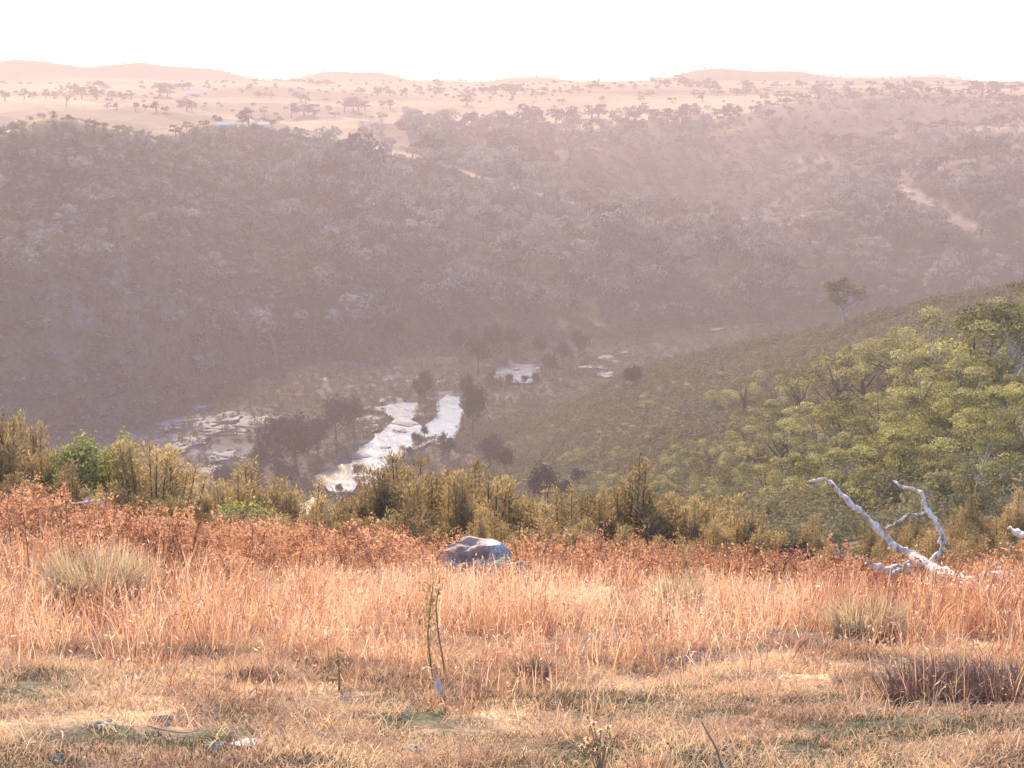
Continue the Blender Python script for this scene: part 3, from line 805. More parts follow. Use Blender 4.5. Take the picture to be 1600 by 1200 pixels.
# ------------------------------------------------------------------ paddock trees on the plateau and the plain
pt = []
for k in range(6):
    r_ = np.random.default_rng(500 + k)
    g, cs = lobed_crown(r_, 3.3, 2.7, 10, 1.5, 34, 0.75, 3.3, 0.3, -0.6)
    tr_ = Geo(); tr_.add(*tube([(0, 0, -0.5), (0.1, 0, 1.5), (0.2, 0.1, 4.2)], [0.4, 0.3, 0.2], 5), 0.2)
    pt.append(('paddock_tree', tr_.mesh('trunk', M_DARKBARK, True), g.mesh('crown', M_PADDOCK)))
items = []
def put_paddock(x, y, hp, wide, place, i):
    p, dd = hit(x, y, 420)
    h = hp * dd / F
    o = put_tree(pt[i % 6], p, (h / 6.6 * wide, h / 6.6 * wide, h / 6.6), rng.uniform(0, 6.28), 'tree', 'paddock trees on the far plateau')
    items.append((o, x, place))
def zone(x, y):
    row = 'along the skyline' if y < 140 else 'on the upper plain' if y < 160 else 'on the mid plateau' if y < 190 else 'on the valley rim'
    colm = 'below the left hills' if x < 260 else 'by the sheds' if x < 480 else 'below the central knoll' if x < 660 else 'at the middle' if x < 860 else 'left of the right hill' if x < 1080 else 'by the right hill' if x < 1340 else 'at the far right'
    return row + ' ' + colm
seen = [(8, 158, 16, 1), (38, 155, 14, 1), (52, 154, 10, 1), (72, 154, 14, .8), (85, 154, 10, 1), (128, 154, 16, 1.2), (152, 155, 20, 1.1), (175, 156, 12, 1.3), (190, 156, 12, 1), (205, 155, 14, 1), (250, 150, 18, 1.4), (262, 153, 20, 1), (280, 166, 10, 1.3), (292, 174, 18, 1.4), (300, 174, 14, 1), (168, 170, 9, 1.4), (182, 170, 8, 1.2), (212, 172, 12, .7), (228, 172, 9, 1), (244, 175, 15, 1), (258, 176, 9, 1.2),
        (275, 212, 17, 1.2), (292, 203, 12, 1.3), (318, 200, 12, 1.2), (340, 196, 16, 1), (388, 196, 25, 1.1), (380, 196, 14, 1), (413, 180, 14, 1), (410, 198, 13, 1.5), (425, 198, 12, 1.2), (455, 183, 22, .9), (436, 192, 10, 1.2), (475, 180, 16, 1.6), (490, 182, 20, 1.2), (513, 175, 10, 1), (524, 183, 8, 1.8), (538, 176, 24, .9), (552, 174, 18, 1), (560, 174, 22, 1.2), (570, 172, 14, 1.2), (595, 168, 10, 1), (610, 170, 15, 1.1), (470, 160, 16, 1.4), (478, 162, 12, 1.2),
        (632, 198, 13, 1.1), (644, 199, 12, 1), (672, 197, 14, 1.1), (685, 198, 12, 1.1), (694, 198, 10, 1.3), (668, 214, 13, 1.2), (673, 218, 9, 1), (595, 217, 12, 1), (569, 216, 14, 1.2), (737, 197, 22, 1), (761, 194, 14, 1.1), (725, 205, 11, 1.1), (755, 208, 9, 1.1), (730, 164, 16, 1.3), (780, 213, 6, 1.6), (736, 152, 8, 1.3), (800, 152, 9, 1.2), (635, 152, 14, .9), (655, 146, 12, 1), (670, 146, 14, .7), (680, 150, 14, .8), (690, 146, 10, 1.3), (610, 150, 10, 1.3), (590, 150, 9, 1.2),
        (825, 183, 16, 1), (832, 190, 12, 1.4), (842, 190, 18, .8), (868, 192, 24, 1.2), (885, 192, 26, 1.3), (898, 190, 18, 1), (925, 187, 22, 1.2), (935, 186, 24, 1.1), (925, 195, 10, 1.6), (940, 195, 9, 1.6), (970, 197, 14, 1), (976, 197, 12, 1.2), (982, 195, 9, 1.2), (1004, 172, 12, 1.4), (1030, 194, 18, 1.1), (1042, 190, 22, 1.3), (1055, 192, 10, 1.2), (1065, 186, 15, 1.3), (1078, 182, 20, 1.1), (1085, 176, 12, 1.4), (1116, 182, 12, 1.2), (1124, 190, 9, 1.2), (1140, 184, 22, 1), (1152, 180, 14, 1), (1105, 170, 5, 2), (1085, 152, 12, 1.2), (1098, 158, 14, 1.1), (1120, 150, 9, 2), (1150, 150, 10, 2), (1165, 150, 9, 1.6), (1195, 158, 12, 1.2), (1215, 155, 13, 1.2), (1228, 154, 12, 1), (1238, 154, 8, 1.2), (1268, 146, 12, 1.4),
        (865, 170, 5, 2), (878, 162, 8, 1.5), (940, 158, 8, 1.4), (1000, 158, 8, 1.4), (1050, 160, 8, 1.6), (1160, 140, 14, 1.2), (1172, 142, 12, 1.2), (1104, 134, 12, 1.3), (1060, 130, 14, 1.3), (1068, 132, 10, 1.4), (1025, 132, 12, 1.4), (1390, 140, 12, 1.4), (1325, 138, 10, 1.6), (1425, 142, 14, 1.4), (1440, 142, 14, 1.4), (1405, 144, 10, 1.4), (1535, 148, 22, 1.6), (1555, 146, 18, 1.5), (1580, 146, 12, 1.6), (1480, 150, 10, 1.2), (1500, 152, 9, 1.2), (1568, 165, 7, 1), (1588, 168, 8, 1), (1270, 215, 10, 1.3), (1478, 201, 14, 1.6), (1495, 202, 12, 1.8), (1515, 197, 6, 1), (1540, 200, 14, 1.6), (1565, 198, 16, 1.4), (1380, 222, 18, 1.1), (1395, 218, 16, 1.1), (1430, 210, 18, 1.3), (1455, 204, 14, 1.4), (1290, 232, 22, 1.3), (1310, 230, 20, 1.3), (1330, 228, 20, 1.4)]
for i, (x, y, h, w) in enumerate(seen): put_paddock(x, y, h * 1.05, w, zone(x, y), i)
# clumps and hedge-like rows of trees across the plain
i = 0
while i < 130:
    x0 = rng.uniform(0, 1600); y0 = (134, 139, 146, 151, 136, 142)[int(rng.integers(6))] + rng.normal() * 1.2 + (3 if x0 > 1250 else 0)
    if 1220 < x0 and y0 > 140: continue
    for k in range(int(rng.integers(2, 9))):
        x = x0 + k * rng.uniform(4, 14); i += 1
        put_paddock(x, y0 + rng.normal() * 0.5, rng.uniform(4, 11), rng.uniform(1.0, 2.0), zone(x, y0), i)
label_series(items, '%s paddock tree %s')
# more, far away, as one mass
def ok_far(px, py, s, d, x, y):
    return sstep(0.08, 0.2, fbm(x / 130, y / 60, 111, 3)) * 0.95 + 0.01
P, px, py, d, s = spread(5000, A(-24), A(24), 890, 1440, lambda q: 6 + q * 0.006, ok_far)
print('far trees', len(P))
g_ = []
for k in range(4):
    r_ = np.random.default_rng(540 + k)
    g_.append(crown_geo(r_, 4.2, 2.6, 16, 7, 1.6, 1.5, 0.45, 0.8, 3, 3.2)[0].arr())
scatter('distant_trees', g_, P, rng.uniform(0.25, 0.55, len(P)), rng.normal(size=len(P)) * 0.1, M_PADDOCK)
# rough tree line on the crest of the far hills
def ok_crest(px, py, s, d, x, y):
    return np.where((s > IDX['hill_crest'] - 0.12) & (s < IDX['hill_crest'] + 0.05), sstep(-0.1, 0.3, fbm(x / 200, y / 200, 115, 2)), 0)
P, px, py, d, s = spread(12000, A(-22), A(22), 1560, 1690, 6, ok_crest)
scatter('hill_trees', g_, P, rng.uniform(0.2, 0.45, len(P)), rng.normal(size=len(P)) * 0.1, M_PADDOCK)

# ------------------------------------------------------------------ white sheds on the plateau
def flat_mat(name, c, rough=0.6):
    m, nt, out = newmat(name)
    p = N(nt, 'ShaderNodeBsdfPrincipled'); p.inputs['Base Color'].default_value = (*c, 1); p.inputs['Roughness'].default_value = rough
    nt.links.new(p.outputs[0], out.inputs[0]); return m
M_TIN = flat_mat('pale_tin_roof', (0.85, 0.72, 0.58), 0.9)
M_WALL = flat_mat('shed_wall', (0.72, 0.62, 0.50), 0.9)
def shed(x, y, wpx, hpx, label, rz, dmin):
    p, dd = hit(x, y, dmin)
    w = wpx * dd / F; h = hpx * dd / F; dpt = w * 0.5
    r = empty('farm_shed', p, rz); tag(r, label, 'shed', 'white farm sheds on the plateau')
    hw, e = h * 0.55, 0.25
    a, b = w / 2, dpt / 2
    v = [(-a, -b, -1), (a, -b, -1), (a, b, -1), (-a, b, -1), (-a, -b, hw), (a, -b, hw), (a, b, hw), (-a, b, hw), (-a, 0, h - 0.15), (a, 0, h - 0.15)]
    me = bpy.data.meshes.new('wall'); me.from_pydata(v, [], [(0, 1, 5, 4), (2, 3, 7, 6), (1, 2, 6, 9, 5), (3, 0, 4, 8, 7)]); me.materials.append(M_WALL)
    obj('wall', me, r)
    ov = [(-a - e, -b - e, hw - 0.1), (a + e, -b - e, hw - 0.1), (a + e, 0, h), (-a - e, 0, h), (-a - e, b + e, hw - 0.1), (a + e, b + e, hw - 0.1)]
    ov += [(q[0], q[1], q[2] + 0.12) for q in ov]
    me = bpy.data.meshes.new('roof'); me.from_pydata(ov, [], [(0, 1, 2, 3)[::-1], (3, 2, 5, 4)[::-1], (6, 7, 8, 9), (9, 8, 11, 10), (0, 1, 7, 6), (4, 10, 11, 5), (0, 6, 9, 3), (3, 9, 10, 4), (1, 2, 8, 7), (2, 5, 11, 8)]); me.materials.append(M_TIN)
    obj('roof', me, r)
    v = [(-a * .3, -b - .06, 0), (a * .3, -b - .06, 0), (a * .3, -b - .06, hw * .75), (-a * .3, -b - .06, hw * .75)]
    v += [(q[0], q[1] + .05, q[2]) for q in v]
    me = bpy.data.meshes.new('door'); me.from_pydata(v, [], [(0, 1, 2, 3), (0, 4, 5, 1), (1, 5, 6, 2), (2, 6, 7, 3), (3, 7, 4, 0)]); me.materials.append(flat_mat('shed_door', (0.25, 0.23, 0.22)))
    obj('door', me, r)
shed(352, 200, 26, 9, 'small white-roofed shed, left of the pair on the valley rim', 0.1, 400)
shed(406, 199, 28, 8, 'long white-roofed shed, right of the pair on the valley rim', -0.05, 400)
shed(303, 150, 20, 6, 'distant white shed alone on the upper plain', 0.1, 800)

# ------------------------------------------------------------------ tea-tree shrubs along the brim
def unproj(x, y, d):
    az, t = px_dir(x, y); az = float(az); t = float(t)
    return np.array([d * math.sin(az), d * math.cos(az), CAMZ - d * t])

def tea_shrub(seed, n_stem=20, h=2.0, w=0.75, per=460):
    r_ = np.random.default_rng(seed); fo, st_ = Geo(), Geo()
    for k in range(n_stem):
        a = r_.uniform(0, 6.283); rr = math.sqrt(r_.uniform(0, 1)) * w
        hh = h * r_.uniform(0.6, 1.0) * (1 - 0.35 * (rr / w) ** 2)
        top = np.array([math.cos(a) * rr, math.sin(a) * rr, hh])
        b = np.array([math.cos(a) * rr * 0.3, math.sin(a) * rr * 0.3, -0.15])
        m = (b + top) / 2 + np.array([math.cos(a), math.sin(a), 0]) * rr * 0.18 + r_.normal(size=3) * 0.04
        ts = np.linspace(0, 1, 8)[:, None]
        p = (1 - ts) ** 2 * b + 2 * ts * (1 - ts) * m + ts ** 2 * top
        st_.add(*tube(p, np.linspace(0.024, 0.004, 8), 4))
        n = per; u = r_.beta(1.6, 1.1, n) * 0.78 + 0.24
        u = np.minimum(u, 1.03)
        c = (1 - u)[:, None] ** 2 * b + (2 * u * (1 - u))[:, None] * m + (u ** 2)[:, None] * top
        rad = 0.19 * (1.12 - u) ** 0.6 * r_.uniform(0.6, 1.3)
        off = r_.normal(size=(n, 3)) * rad[:, None] * np.array([1, 1, 0.8])
        d = np.stack([off[:, 0] * 1.6, off[:, 1] * 1.6, np.full(n, 0.22)], 1) + r_.normal(size=(n, 3)) * 0.05
        v, f = cards(c + off, d, r_.uniform(0.010, 0.024, n), r_.uniform(0.045, 0.10, n), r_)
        fo.add(v, f, np.clip(r_.uniform(0.2, 0.7) + (u - 0.6) * 0.35 + r_.normal(size=n) * 0.15, 0, 1))
    return fo.mesh('foliage', M_TEA), st_.mesh('stem', M_DARKBARK, True)
teas = [tea_shrub(600 + k, h=2.05, w=(0.62, 0.8, 0.7, 0.5, 0.85)[k]) for k in range(5)]
items = []
def put_tea(x, ytop, d, wide=1.0, k=0, place=''):
    p = ground_at(x, d)
    h = unproj(x, ytop, d)[2] - p.z
    r = empty('tea_tree_shrub', p, rng.uniform(0, 6.28), (h / 2.0 * wide, h / 2.0 * wide, h / 2.0))
    fm, sm = teas[k % 5]
    link(bpy.data.objects.new('foliage', fm), r); link(bpy.data.objects.new('stem', sm), r)
    tag(r, None, 'shrub', 'feathery shrubs along the meadow edge')
    pl = 'in the tall left clump' if x < 315 else 'below the bright river pool' if x < 520 else 'behind the lichened boulder' if x < 850 else 'between boulder and gum trees' if x < 1190 else 'near the dead branches'
    items.append((r, x, ('front row, ' if d < 25.5 else 'rear row, ') + pl))
back_row = [(15, 655, 28), (45, 662, 29), (75, 695, 28), (100, 688, 30), (130, 705, 28), (170, 718, 28), (205, 725, 28), (244, 703, 27), (275, 745, 28), (300, 765, 28), (345, 765, 27), (368, 740, 28), (400, 738, 29), (438, 738, 28), (468, 745, 28), (495, 792, 28), (530, 780, 28), (555, 768, 28), (582, 752, 28), (608, 738, 29), (632, 722, 28), (655, 716, 29), (680, 722, 28), (702, 732, 29), (722, 742, 28), (742, 732, 29), (766, 720, 28), (785, 748, 28), (806, 768, 28), (830, 792, 28), (858, 802, 29), (880, 782, 28), (905, 772, 29), (930, 780, 28), (955, 765, 29), (984, 742, 28), (1008, 765, 29), (1035, 772, 28), (1062, 772, 29), (1090, 780, 28), (1115, 788, 29), (1142, 796, 28), (1170, 806, 29), (1200, 830, 28)]
front_row = [(30, 735, 24.5), (70, 740, 24.5), (115, 740, 24.5), (160, 752, 24.5), (225, 762, 24.5), (260, 772, 24.5), (320, 800, 24.5), (355, 805, 24.5), (420, 790, 24.5), (455, 800, 24.5), (505, 815, 24.5), (545, 815, 24.5), (590, 800, 25), (640, 790, 25), (690, 785, 25), (735, 795, 25), (780, 800, 25), (825, 825, 24.5), (880, 825, 25), (920, 822, 25), (970, 815, 25), (1015, 820, 25), (1060, 822, 25), (1105, 828, 25), (1150, 840, 25), (1190, 850, 25), (1290, 858, 25), (1330, 862, 26), (1420, 850, 26), (1500, 855, 26), (1560, 850, 26), (1225, 842, 30), (1265, 825, 32), (1310, 822, 33), (1350, 812, 34), (1395, 818, 32), (1435, 805, 34), (1475, 800, 33), (1515, 795, 34), (1555, 785, 33), (1595, 780, 34), (1380, 850, 28), (1455, 845, 28), (1530, 835, 28), (1590, 830, 28)]
for i, (x, y, d) in enumerate(back_row): put_tea(x, y - 12 + rng.uniform(-16, 20), d + rng.uniform(-1, 1), rng.uniform(0.8, 1.35), int(rng.integers(5)))
for i, (x, y, d) in enumerate(front_row):
    if rng.uniform() < 0.78: put_tea(x + rng.uniform(-8, 8), y - 8 + rng.uniform(-16, 18), d + rng.uniform(-0.6, 0.6), rng.uniform(0.9, 1.5), int(rng.integers(5)))
label_series(items, '%s olive-brown feathery shrub, %s')

# two bright green broadleaf bushes
def leafy_bush(name, x, ytop, d, wpx, label, seed):
    p = ground_at(x, d); h = unproj(x, ytop, d)[2] - p.z; w = wpx * d / F / 2
    r_ = np.random.default_rng(seed)
    g, cs = crown_geo(r_, w, h * 0.42, 60, 70, 0.22, 0.07, 0.6, 0.8, 6, h * 0.56)
    t = limbs_geo(r_, h * 0.56, h * 0.56, cs, 0.035, 9, 0.1)
    r = empty(name, p); obj('foliage', g.mesh('foliage', M_LIME), r); obj('stem', t.mesh('stem', M_DARKBARK, True), r)
    tag(r, label, 'bush')
leafy_bush('broadleaf_bush', 150, 668, 27.3, 125, 'bright green round bush rising behind the left shrubs', 701)
leafy_bush('broadleaf_bush', 380, 782, 23.6, 95, 'low lime-green bush at the meadow edge below the river', 702)
M_DUSK = leaf_mat('dusky_bush_leaves', (0.03, 0.03, 0.022), (0.09, 0.085, 0.05), 0.2, objvar=0)
p = ground_at(1240, 27); r_ = np.random.default_rng(705)
g, cs = crown_geo(r_, 0.36, 0.36, 40, 30, 0.14, 0.07, 0.6, 0.9, 3, 0.55)
r = empty('dark_bush', p, 0, 1.25); obj('foliage', g.mesh('foliage', M_DUSK), r); obj('stem', limbs_geo(r_, 0.55, 0.55, cs, 0.03, 6, 0.05).mesh('stem', M_DARKBARK, True), r)
tag(r, 'small dark grey-green bush left of the dead branches', 'bush')

# ------------------------------------------------------------------ meadow grass
def blades(az, d, L, lean, width, tint, name, mat, wind=0.25):
    n = len(az)
    x, y = d * np.sin(az), d * np.cos(az); z = sample(H, az, d) - 0.01
    b = np.stack([x, y, z], 1)
    th = rng.uniform(0, 6.283, n)
    dirh = np.stack([np.cos(th), np.sin(th), np.zeros(n)], 1) * lean[:, None] + np.array([wind, 0, 0]) * lean[:, None]
    up = np.array([0, 0, 1.0])
    tip = b + (dirh + up * np.sqrt(np.clip(1 - lean ** 2, 0.02, 1))[:, None]) * L[:, None]
    mid = b + (tip - b) * 0.5 + up * (L * lean * 0.22)[:, None]
    ph = rng.uniform(0, 3.1416, n); sv = np.stack([np.cos(ph), np.sin(ph), np.zeros(n)], 1) * (width / 2)[:, None]
    tip2 = tip - up * (L * lean * 0.2)[:, None]
    v = np.stack([b - sv, b + sv, mid + sv * 0.8, mid - sv * 0.8, tip2 + sv * 0.25, tip2 - sv * 0.25], 1).reshape(-1, 3)
    k = np.arange(n)[:, None] * 6
    f = np.concatenate([k + np.array([[0, 1, 2, 3]]), k + np.array([[3, 2, 4, 5]])], 1).reshape(-1, 4)
    return tag(obj(name, np_mesh(name, v, f, mat, np.repeat(tint, 2))), kind='stuff')
def polar(n, d0, d1, half=23.0):
    return A(1) * rng.uniform(-half, half, n), np.sqrt(rng.uniform(d0 ** 2, d1 ** 2, n))
def tallness(az, d):
    x, y = d * np.sin(az), d * np.cos(az)
    return sstep(8.0, 11.8, d + fbm(x / 1.0, y / 0.7, 121, 4) * 3.2 - 0.5 * sstep(0, 4, x))
def clear_of_rock(az, d):
    px = 800 + F * np.tan(az) * 0.97
    return ~((px > 685) & (px < 835) & (d > 17.4) & (d < 20.3)) & ~((px > 1330) & (px < 1600) & (d > 14.6) & (d < 18.6) & (vnoise(az * 300, d * 4, 5) > -0.3))
az, d = polar(260000, 8.0, 25.5)
x, y = d * np.sin(az), d * np.cos(az)
tl = tallness(az, d)
clump = fbm(x / 0.28, y / 0.28, 125, 3)
keep = (tl * (0.42 + 1.5 * clump) > rng.uniform(0, 1, len(az))) & (fbm(x / 1.1, y / 0.8, 127, 2) < 0.36) & clear_of_rock(az, d)
az, d, x, y, tl, clump = az[keep], d[keep], x[keep], y[keep], tl[keep], clump[keep]
n = len(az)
L = (0.16 + 0.17 * tl) * rng.uniform(0.5, 1.45, n) * (1 + 0.9 * fbm(x / 1.2, y / 1.2, 129, 3) + 0.5 * clump) * 0.9 * (1 - 0.3 * sstep(14, 19, d))
L = np.clip(L, 0.07, 0.7)
tint = np.clip(0.5 + fbm(x / 1.7, y / 1.7, 131, 3) * 0.3 + fbm(x / 0.3, y / 0.3, 133, 2) * 0.3 + rng.normal(size=n) * 0.22, 0, 1)
print('tall', n)
lean = np.clip(rng.beta(1.6, 2.2, n) * 0.95 + 0.05, 0, 0.96)
blades(az, d, L, lean, (0.0026 + d * 0.00034) * rng.uniform(0.6, 1.5, n), tint, 'dry_grass', M_GRASS, 0.12)
# seed heads and broken leaf bits caught in the grass
k = rng.permutation(n)[:60000]
c = np.stack([x[k], y[k], sample(H, az[k], d[k])], 1) + np.stack([rng.normal(size=len(k)) * 0.06, rng.normal(size=len(k)) * 0.06, L[k] * rng.uniform(0.35, 0.98, len(k))], 1)
dd_ = rng.normal(size=(len(k), 3)) + np.array([0, 0, 0.8])
v, f = cards(c, dd_, (0.0045 + d[k] * 0.0004) * rng.uniform(0.7, 1.5, len(k)), rng.uniform(0.018, 0.06, len(k)), rng)
tag(obj('grass_seed_heads', np_mesh('grass_seed_heads', v, f, M_GRASS, np.clip(tint[k] + rng.normal(size=len(k)) * 0.25 + 0.08, 0, 1))), kind='stuff')
# flattened straw and thatch of the short turf
az, d = polar(170000, 5.2, 11.5)
x, y = d * np.sin(az), d * np.cos(az)
keep = (fbm(x / 0.5, y / 0.4, 141, 4) > -0.2 + 0.6 * (rng.uniform(0, 1, len(az)) - 0.5))
az, d, x, y = az[keep], d[keep], x[keep], y[keep]
n = len(az)
tint = np.clip(0.5 + fbm(x / 0.8, y / 0.8, 143, 3) * 0.5 + rng.normal(size=n) * 0.22, 0, 1)
blades(az, d, rng.uniform(0.035, 0.14, n) * (1 + fbm(x / 0.4, y / 0.4, 147, 2)), rng.uniform(0.5, 0.995, n), rng.uniform(0.0025, 0.0065, n), tint, 'short_straw', M_TURF, 0.1)
az, d = polar(80000, 5.2, 9.8)
x, y = d * np.sin(az), d * np.cos(az)
keep = fbm(x / 0.6, y / 0.35, 145, 3) > 0.0 + 0.14 * rng.uniform(0, 1, len(az))
az, d = az[keep], d[keep]
blades(az, d, rng.uniform(0.02, 0.06, len(az)), rng.uniform(0.2, 0.8, len(az)), rng.uniform(0.003, 0.006, len(az)), rng.uniform(0, 0.8, len(az)), 'green_turf', M_GREEN, 0.05)

# ------------------------------------------------------------------ rusty bracken mass along the meadow edge
def bracken(seed, h=0.6):
    r_ = np.random.default_rng(seed); g = Geo(); st_ = Geo()
    n_s = 5
    for k in range(n_s):
        a = r_.uniform(0, 6.283); e = np.array([math.cos(a) * 0.22, math.sin(a) * 0.22, h * r_.uniform(0.7, 1.1)]) * r_.uniform(0.7, 1.1)
        ts = np.linspace(0, 1, 5)[:, None]; p = np.array([0, 0, -0.05]) * (1 - ts) + e * ts + np.array([0, 0, 0.06]) * np.sin(ts * 3.14)
        st_.add(*tube(p, np.linspace(0.006, 0.003, 5), 4), 0.1)
        for q in range(6):
            u = r_.uniform(0.45, 1.02); c0 = e * u + r_.normal(size=3) * np.array([0.06, 0.06, 0.02])
            n = 15; c = c0 + r_.normal(size=(n, 3)) * 0.032; dd = r_.normal(size=(n, 3))
            v, f = cards(c, dd, r_.uniform(0.012, 0.03, n), r_.uniform(0.025, 0.055, n), r_)
            g.add(v, f, np.clip(r_.uniform(0.15, 0.85) + r_.normal(size=n) * 0.15, 0, 1))
    return g, st_
br = []
for k in range(8):
    g, st_ = bracken(800 + k); v1, f1, t1 = g.arr(); v2, f2, t2 = st_.arr()
    br.append((np.concatenate([v1, v2]), np.concatenate([f1, f2 + len(v1)]), np.concatenate([t1, t2])))
def ok_br(px, py, s, d, x, y):
    near = 15.3 + 1.8 * sstep(100, 500, px) + fbm(x / 2, y / 2, 151, 3) * 2.5 - 1.0 * sstep(1000, 1500, px)
    return sstep(near - 0.8, near + 1.6, d) * (1 - sstep(24, 26.5, d)) * (0.25 + 0.75 * sstep(-0.25, 0.15, fbm(x / 1.2, y / 1.2, 153, 2))) * np.where((px > 680) & (px < 835) & (d < 20.6), 0.02, 1) * np.where((px > 1340) & (px < 1570) & (d < 18.8), 0.25, 1)
P, px, py, d, s = spread(9000, A(-23), A(23), 12, 26.5, 0.26, ok_br)
print('bracken', len(P))
scatter('bracken', br, P, rng.uniform(0.45, 1.15, len(P)), fbm(P[:, 0] / 1.5, P[:, 1] / 1.5, 155, 2) * 0.3 + rng.normal(size=len(P)) * 0.1, M_RUST)

# taller dock plants that stand out of the mass
def dock(seed, h=0.85):
    r_ = np.random.default_rng(seed); st_, hd = Geo(), Geo()
    st_.add(*tube([(0, 0, -0.05), (0.01, 0.0, h * 0.5), (0.03, 0.01, h)], [0.008, 0.006, 0.003], 5))
    for k in range(7):
        u = r_.uniform(0.5, 0.97); a = r_.uniform(0, 6.283); b = np.array([0.02 * u, 0, h * u]); e = b + np.array([math.cos(a) * 0.09, math.sin(a) * 0.09, 0.10]) * (1.3 - u)
        st_.add(*tube([b, (b + e) / 2 + [0, 0, -0.01], e], [0.004, 0.003, 0.002], 4))
        n = 26; t = r_.uniform(0.2, 1.05, n)[:, None]; c = b + (e - b) * t + r_.normal(size=(n, 3)) * 0.012
        v, f = cards(c, r_.normal(size=(n, 3)) + [0, 0, .6], r_.uniform(0.01, 0.022, n), r_.uniform(0.02, 0.035, n), r_); hd.add(v, f, r_.uniform(0.2, 0.9, n))
    n = 50; z = r_.uniform(h * 0.72, h * 1.05, n); c = np.stack([0.03 * z / h + r_.normal(size=n) * 0.014, r_.normal(size=n) * 0.014, z], 1)
    v, f = cards(c, r_.normal(size=(n, 3)) + [0, 0, .8], r_.uniform(0.012, 0.024, n), r_.uniform(0.025, 0.04, n), r_); hd.add(v, f, r_.uniform(0.3, 1, n))
    return st_.mesh('stem', M_STALK, True), hd.mesh('seed_head', M_RUST)
docks = [dock(830 + k) for k in range(4)]
items = []
for i, (x, d, hp) in enumerate([(20, 16, 105), (48, 14.5, 130), (100, 15, 115), (110, 17, 120), (165, 18, 80), (205, 19, 80), (300, 20, 85), (350, 16.5, 80), (395, 16, 110), (415, 17, 80), (440, 17.5, 85), (470, 20, 70), (540, 19.5, 70), (600, 20, 80), (615, 21, 75), (870, 17.5, 60), (905, 20, 85), (940, 19, 75), (1035, 20, 80), (1065, 21, 80), (1120, 20, 80), (1190, 19, 75), (1225, 20, 70), (1285, 18.5, 85), (1330, 19, 70), (1362, 20, 70), (1480, 21, 80), (1515, 20.5, 70)]):
    p = ground_at(x, d); h = hp * d / F
    r = empty('dock_plant', p, rng.uniform(0, 6.28), h / 0.87)
    sm, hm = docks[i % 4]; link(bpy.data.objects.new('stem', sm), r); link(bpy.data.objects.new('seed_head', hm), r)
    tag(r, None, 'weed', 'rusty dock stalks at the meadow edge')
    items.append((r, x, 'at the far left of the meadow' if x < 250 else 'between left edge and boulder' if x < 640 else 'right of the boulder' if x < 1150 else 'near the dead branches'))
label_series(items, '%s tall rusty seed stalk %s')

# ------------------------------------------------------------------ boulder with pale lichen
def boulder_mat():
    m, nt, out = newmat('lichened_rock')
    p = N(nt, 'ShaderNodeBsdfPrincipled'); p.inputs['Roughness'].default_value = 0.9
    tc = N(nt, 'ShaderNodeTexCoord')
    no = N(nt, 'ShaderNodeTexNoise'); no.inputs['Scale'].default_value = 5; no.inputs['Detail'].default_value = 8
    nt.links.new(tc.outputs['Object'], no.inputs['Vector'])
    cr = N(nt, 'ShaderNodeValToRGB'); e = cr.color_ramp.elements
    e[0].position, e[0].color = 0.3, (0.14, 0.085, 0.065, 1); e[1].position, e[1].color = 0.72, (0.42, 0.31, 0.24, 1)
    nt.links.new(no.outputs['Fac'], cr.inputs[0])
    sp = N(nt, 'ShaderNodeSeparateXYZ'); nt.links.new(tc.outputs['Object'], sp.inputs[0])
    ad = N(nt, 'ShaderNodeMath', operation='MULTIPLY_ADD'); nt.links.new(no.outputs['Fac'], ad.inputs[0]); ad.inputs[1].default_value = 0.5; nt.links.new(sp.outputs['X'], ad.inputs[2])
    mr = N(nt, 'ShaderNodeMapRange'); mr.inputs['From Min'].default_value = 0.34; mr.inputs['From Max'].default_value = 0.42; nt.links.new(ad.outputs[0], mr.inputs['Value'])
    n2_ = N(nt, 'ShaderNodeTexNoise'); n2_.inputs['Scale'].default_value = 26; n2_.inputs['Detail'].default_value = 4; nt.links.new(tc.outputs['Object'], n2_.inputs['Vector'])
    c2 = N(nt, 'ShaderNodeValToRGB'); e = c2.color_ramp.elements
    e[0].position, e[0].color = 0.35, (0.16, 0.18, 0.17, 1); e[1].position, e[1].color = 0.6, (0.38, 0.46, 0.44, 1)
    nt.links.new(n2_.outputs['Fac'], c2.inputs[0])
    mx = N(nt, 'ShaderNodeMix', data_type='RGBA'); nt.links.new(mr.outputs[0], mx.inputs[0]); nt.links.new(cr.outputs[0], mx.inputs[6]); nt.links.new(c2.outputs[0], mx.inputs[7])
    nt.links.new(mx.outputs[2], p.inputs['Base Color'])
    bp = N(nt, 'ShaderNodeBump'); bp.inputs['Strength'].default_value = 0.7; bp.inputs['Distance'].default_value = 0.03; nt.links.new(no.outputs['Fac'], bp.inputs['Height']); nt.links.new(bp.outputs[0], p.inputs['Normal'])
    nt.links.new(p.outputs[0], out.inputs[0]); return m
M_BOULDER = boulder_mat()
c = unproj(748, 880, 19.3)
g0 = ground_at(748, 19.3)
o = obj('boulder', rock_mesh('boulder', 0.58, 0.38, 0.52, 41, M_BOULDER, 5, 0.42, 0.9), None, (c[0], c[1], g0.z + 0.03)); o.rotation_euler = (0, 0.03, 0)
tag(o, 'large brown boulder with pale blue-green lichen in the grass', 'rock')
c = ground_at(795, 18.6)
o = obj('stone', rock_mesh('stone', 0.32, 0.22, 0.20, 43, M_STONE, 4, 0.3), None, (c.x, c.y, c.z + 0.10)); tag(o, 'low grey stone lying in front of the lichened boulder', 'rock')

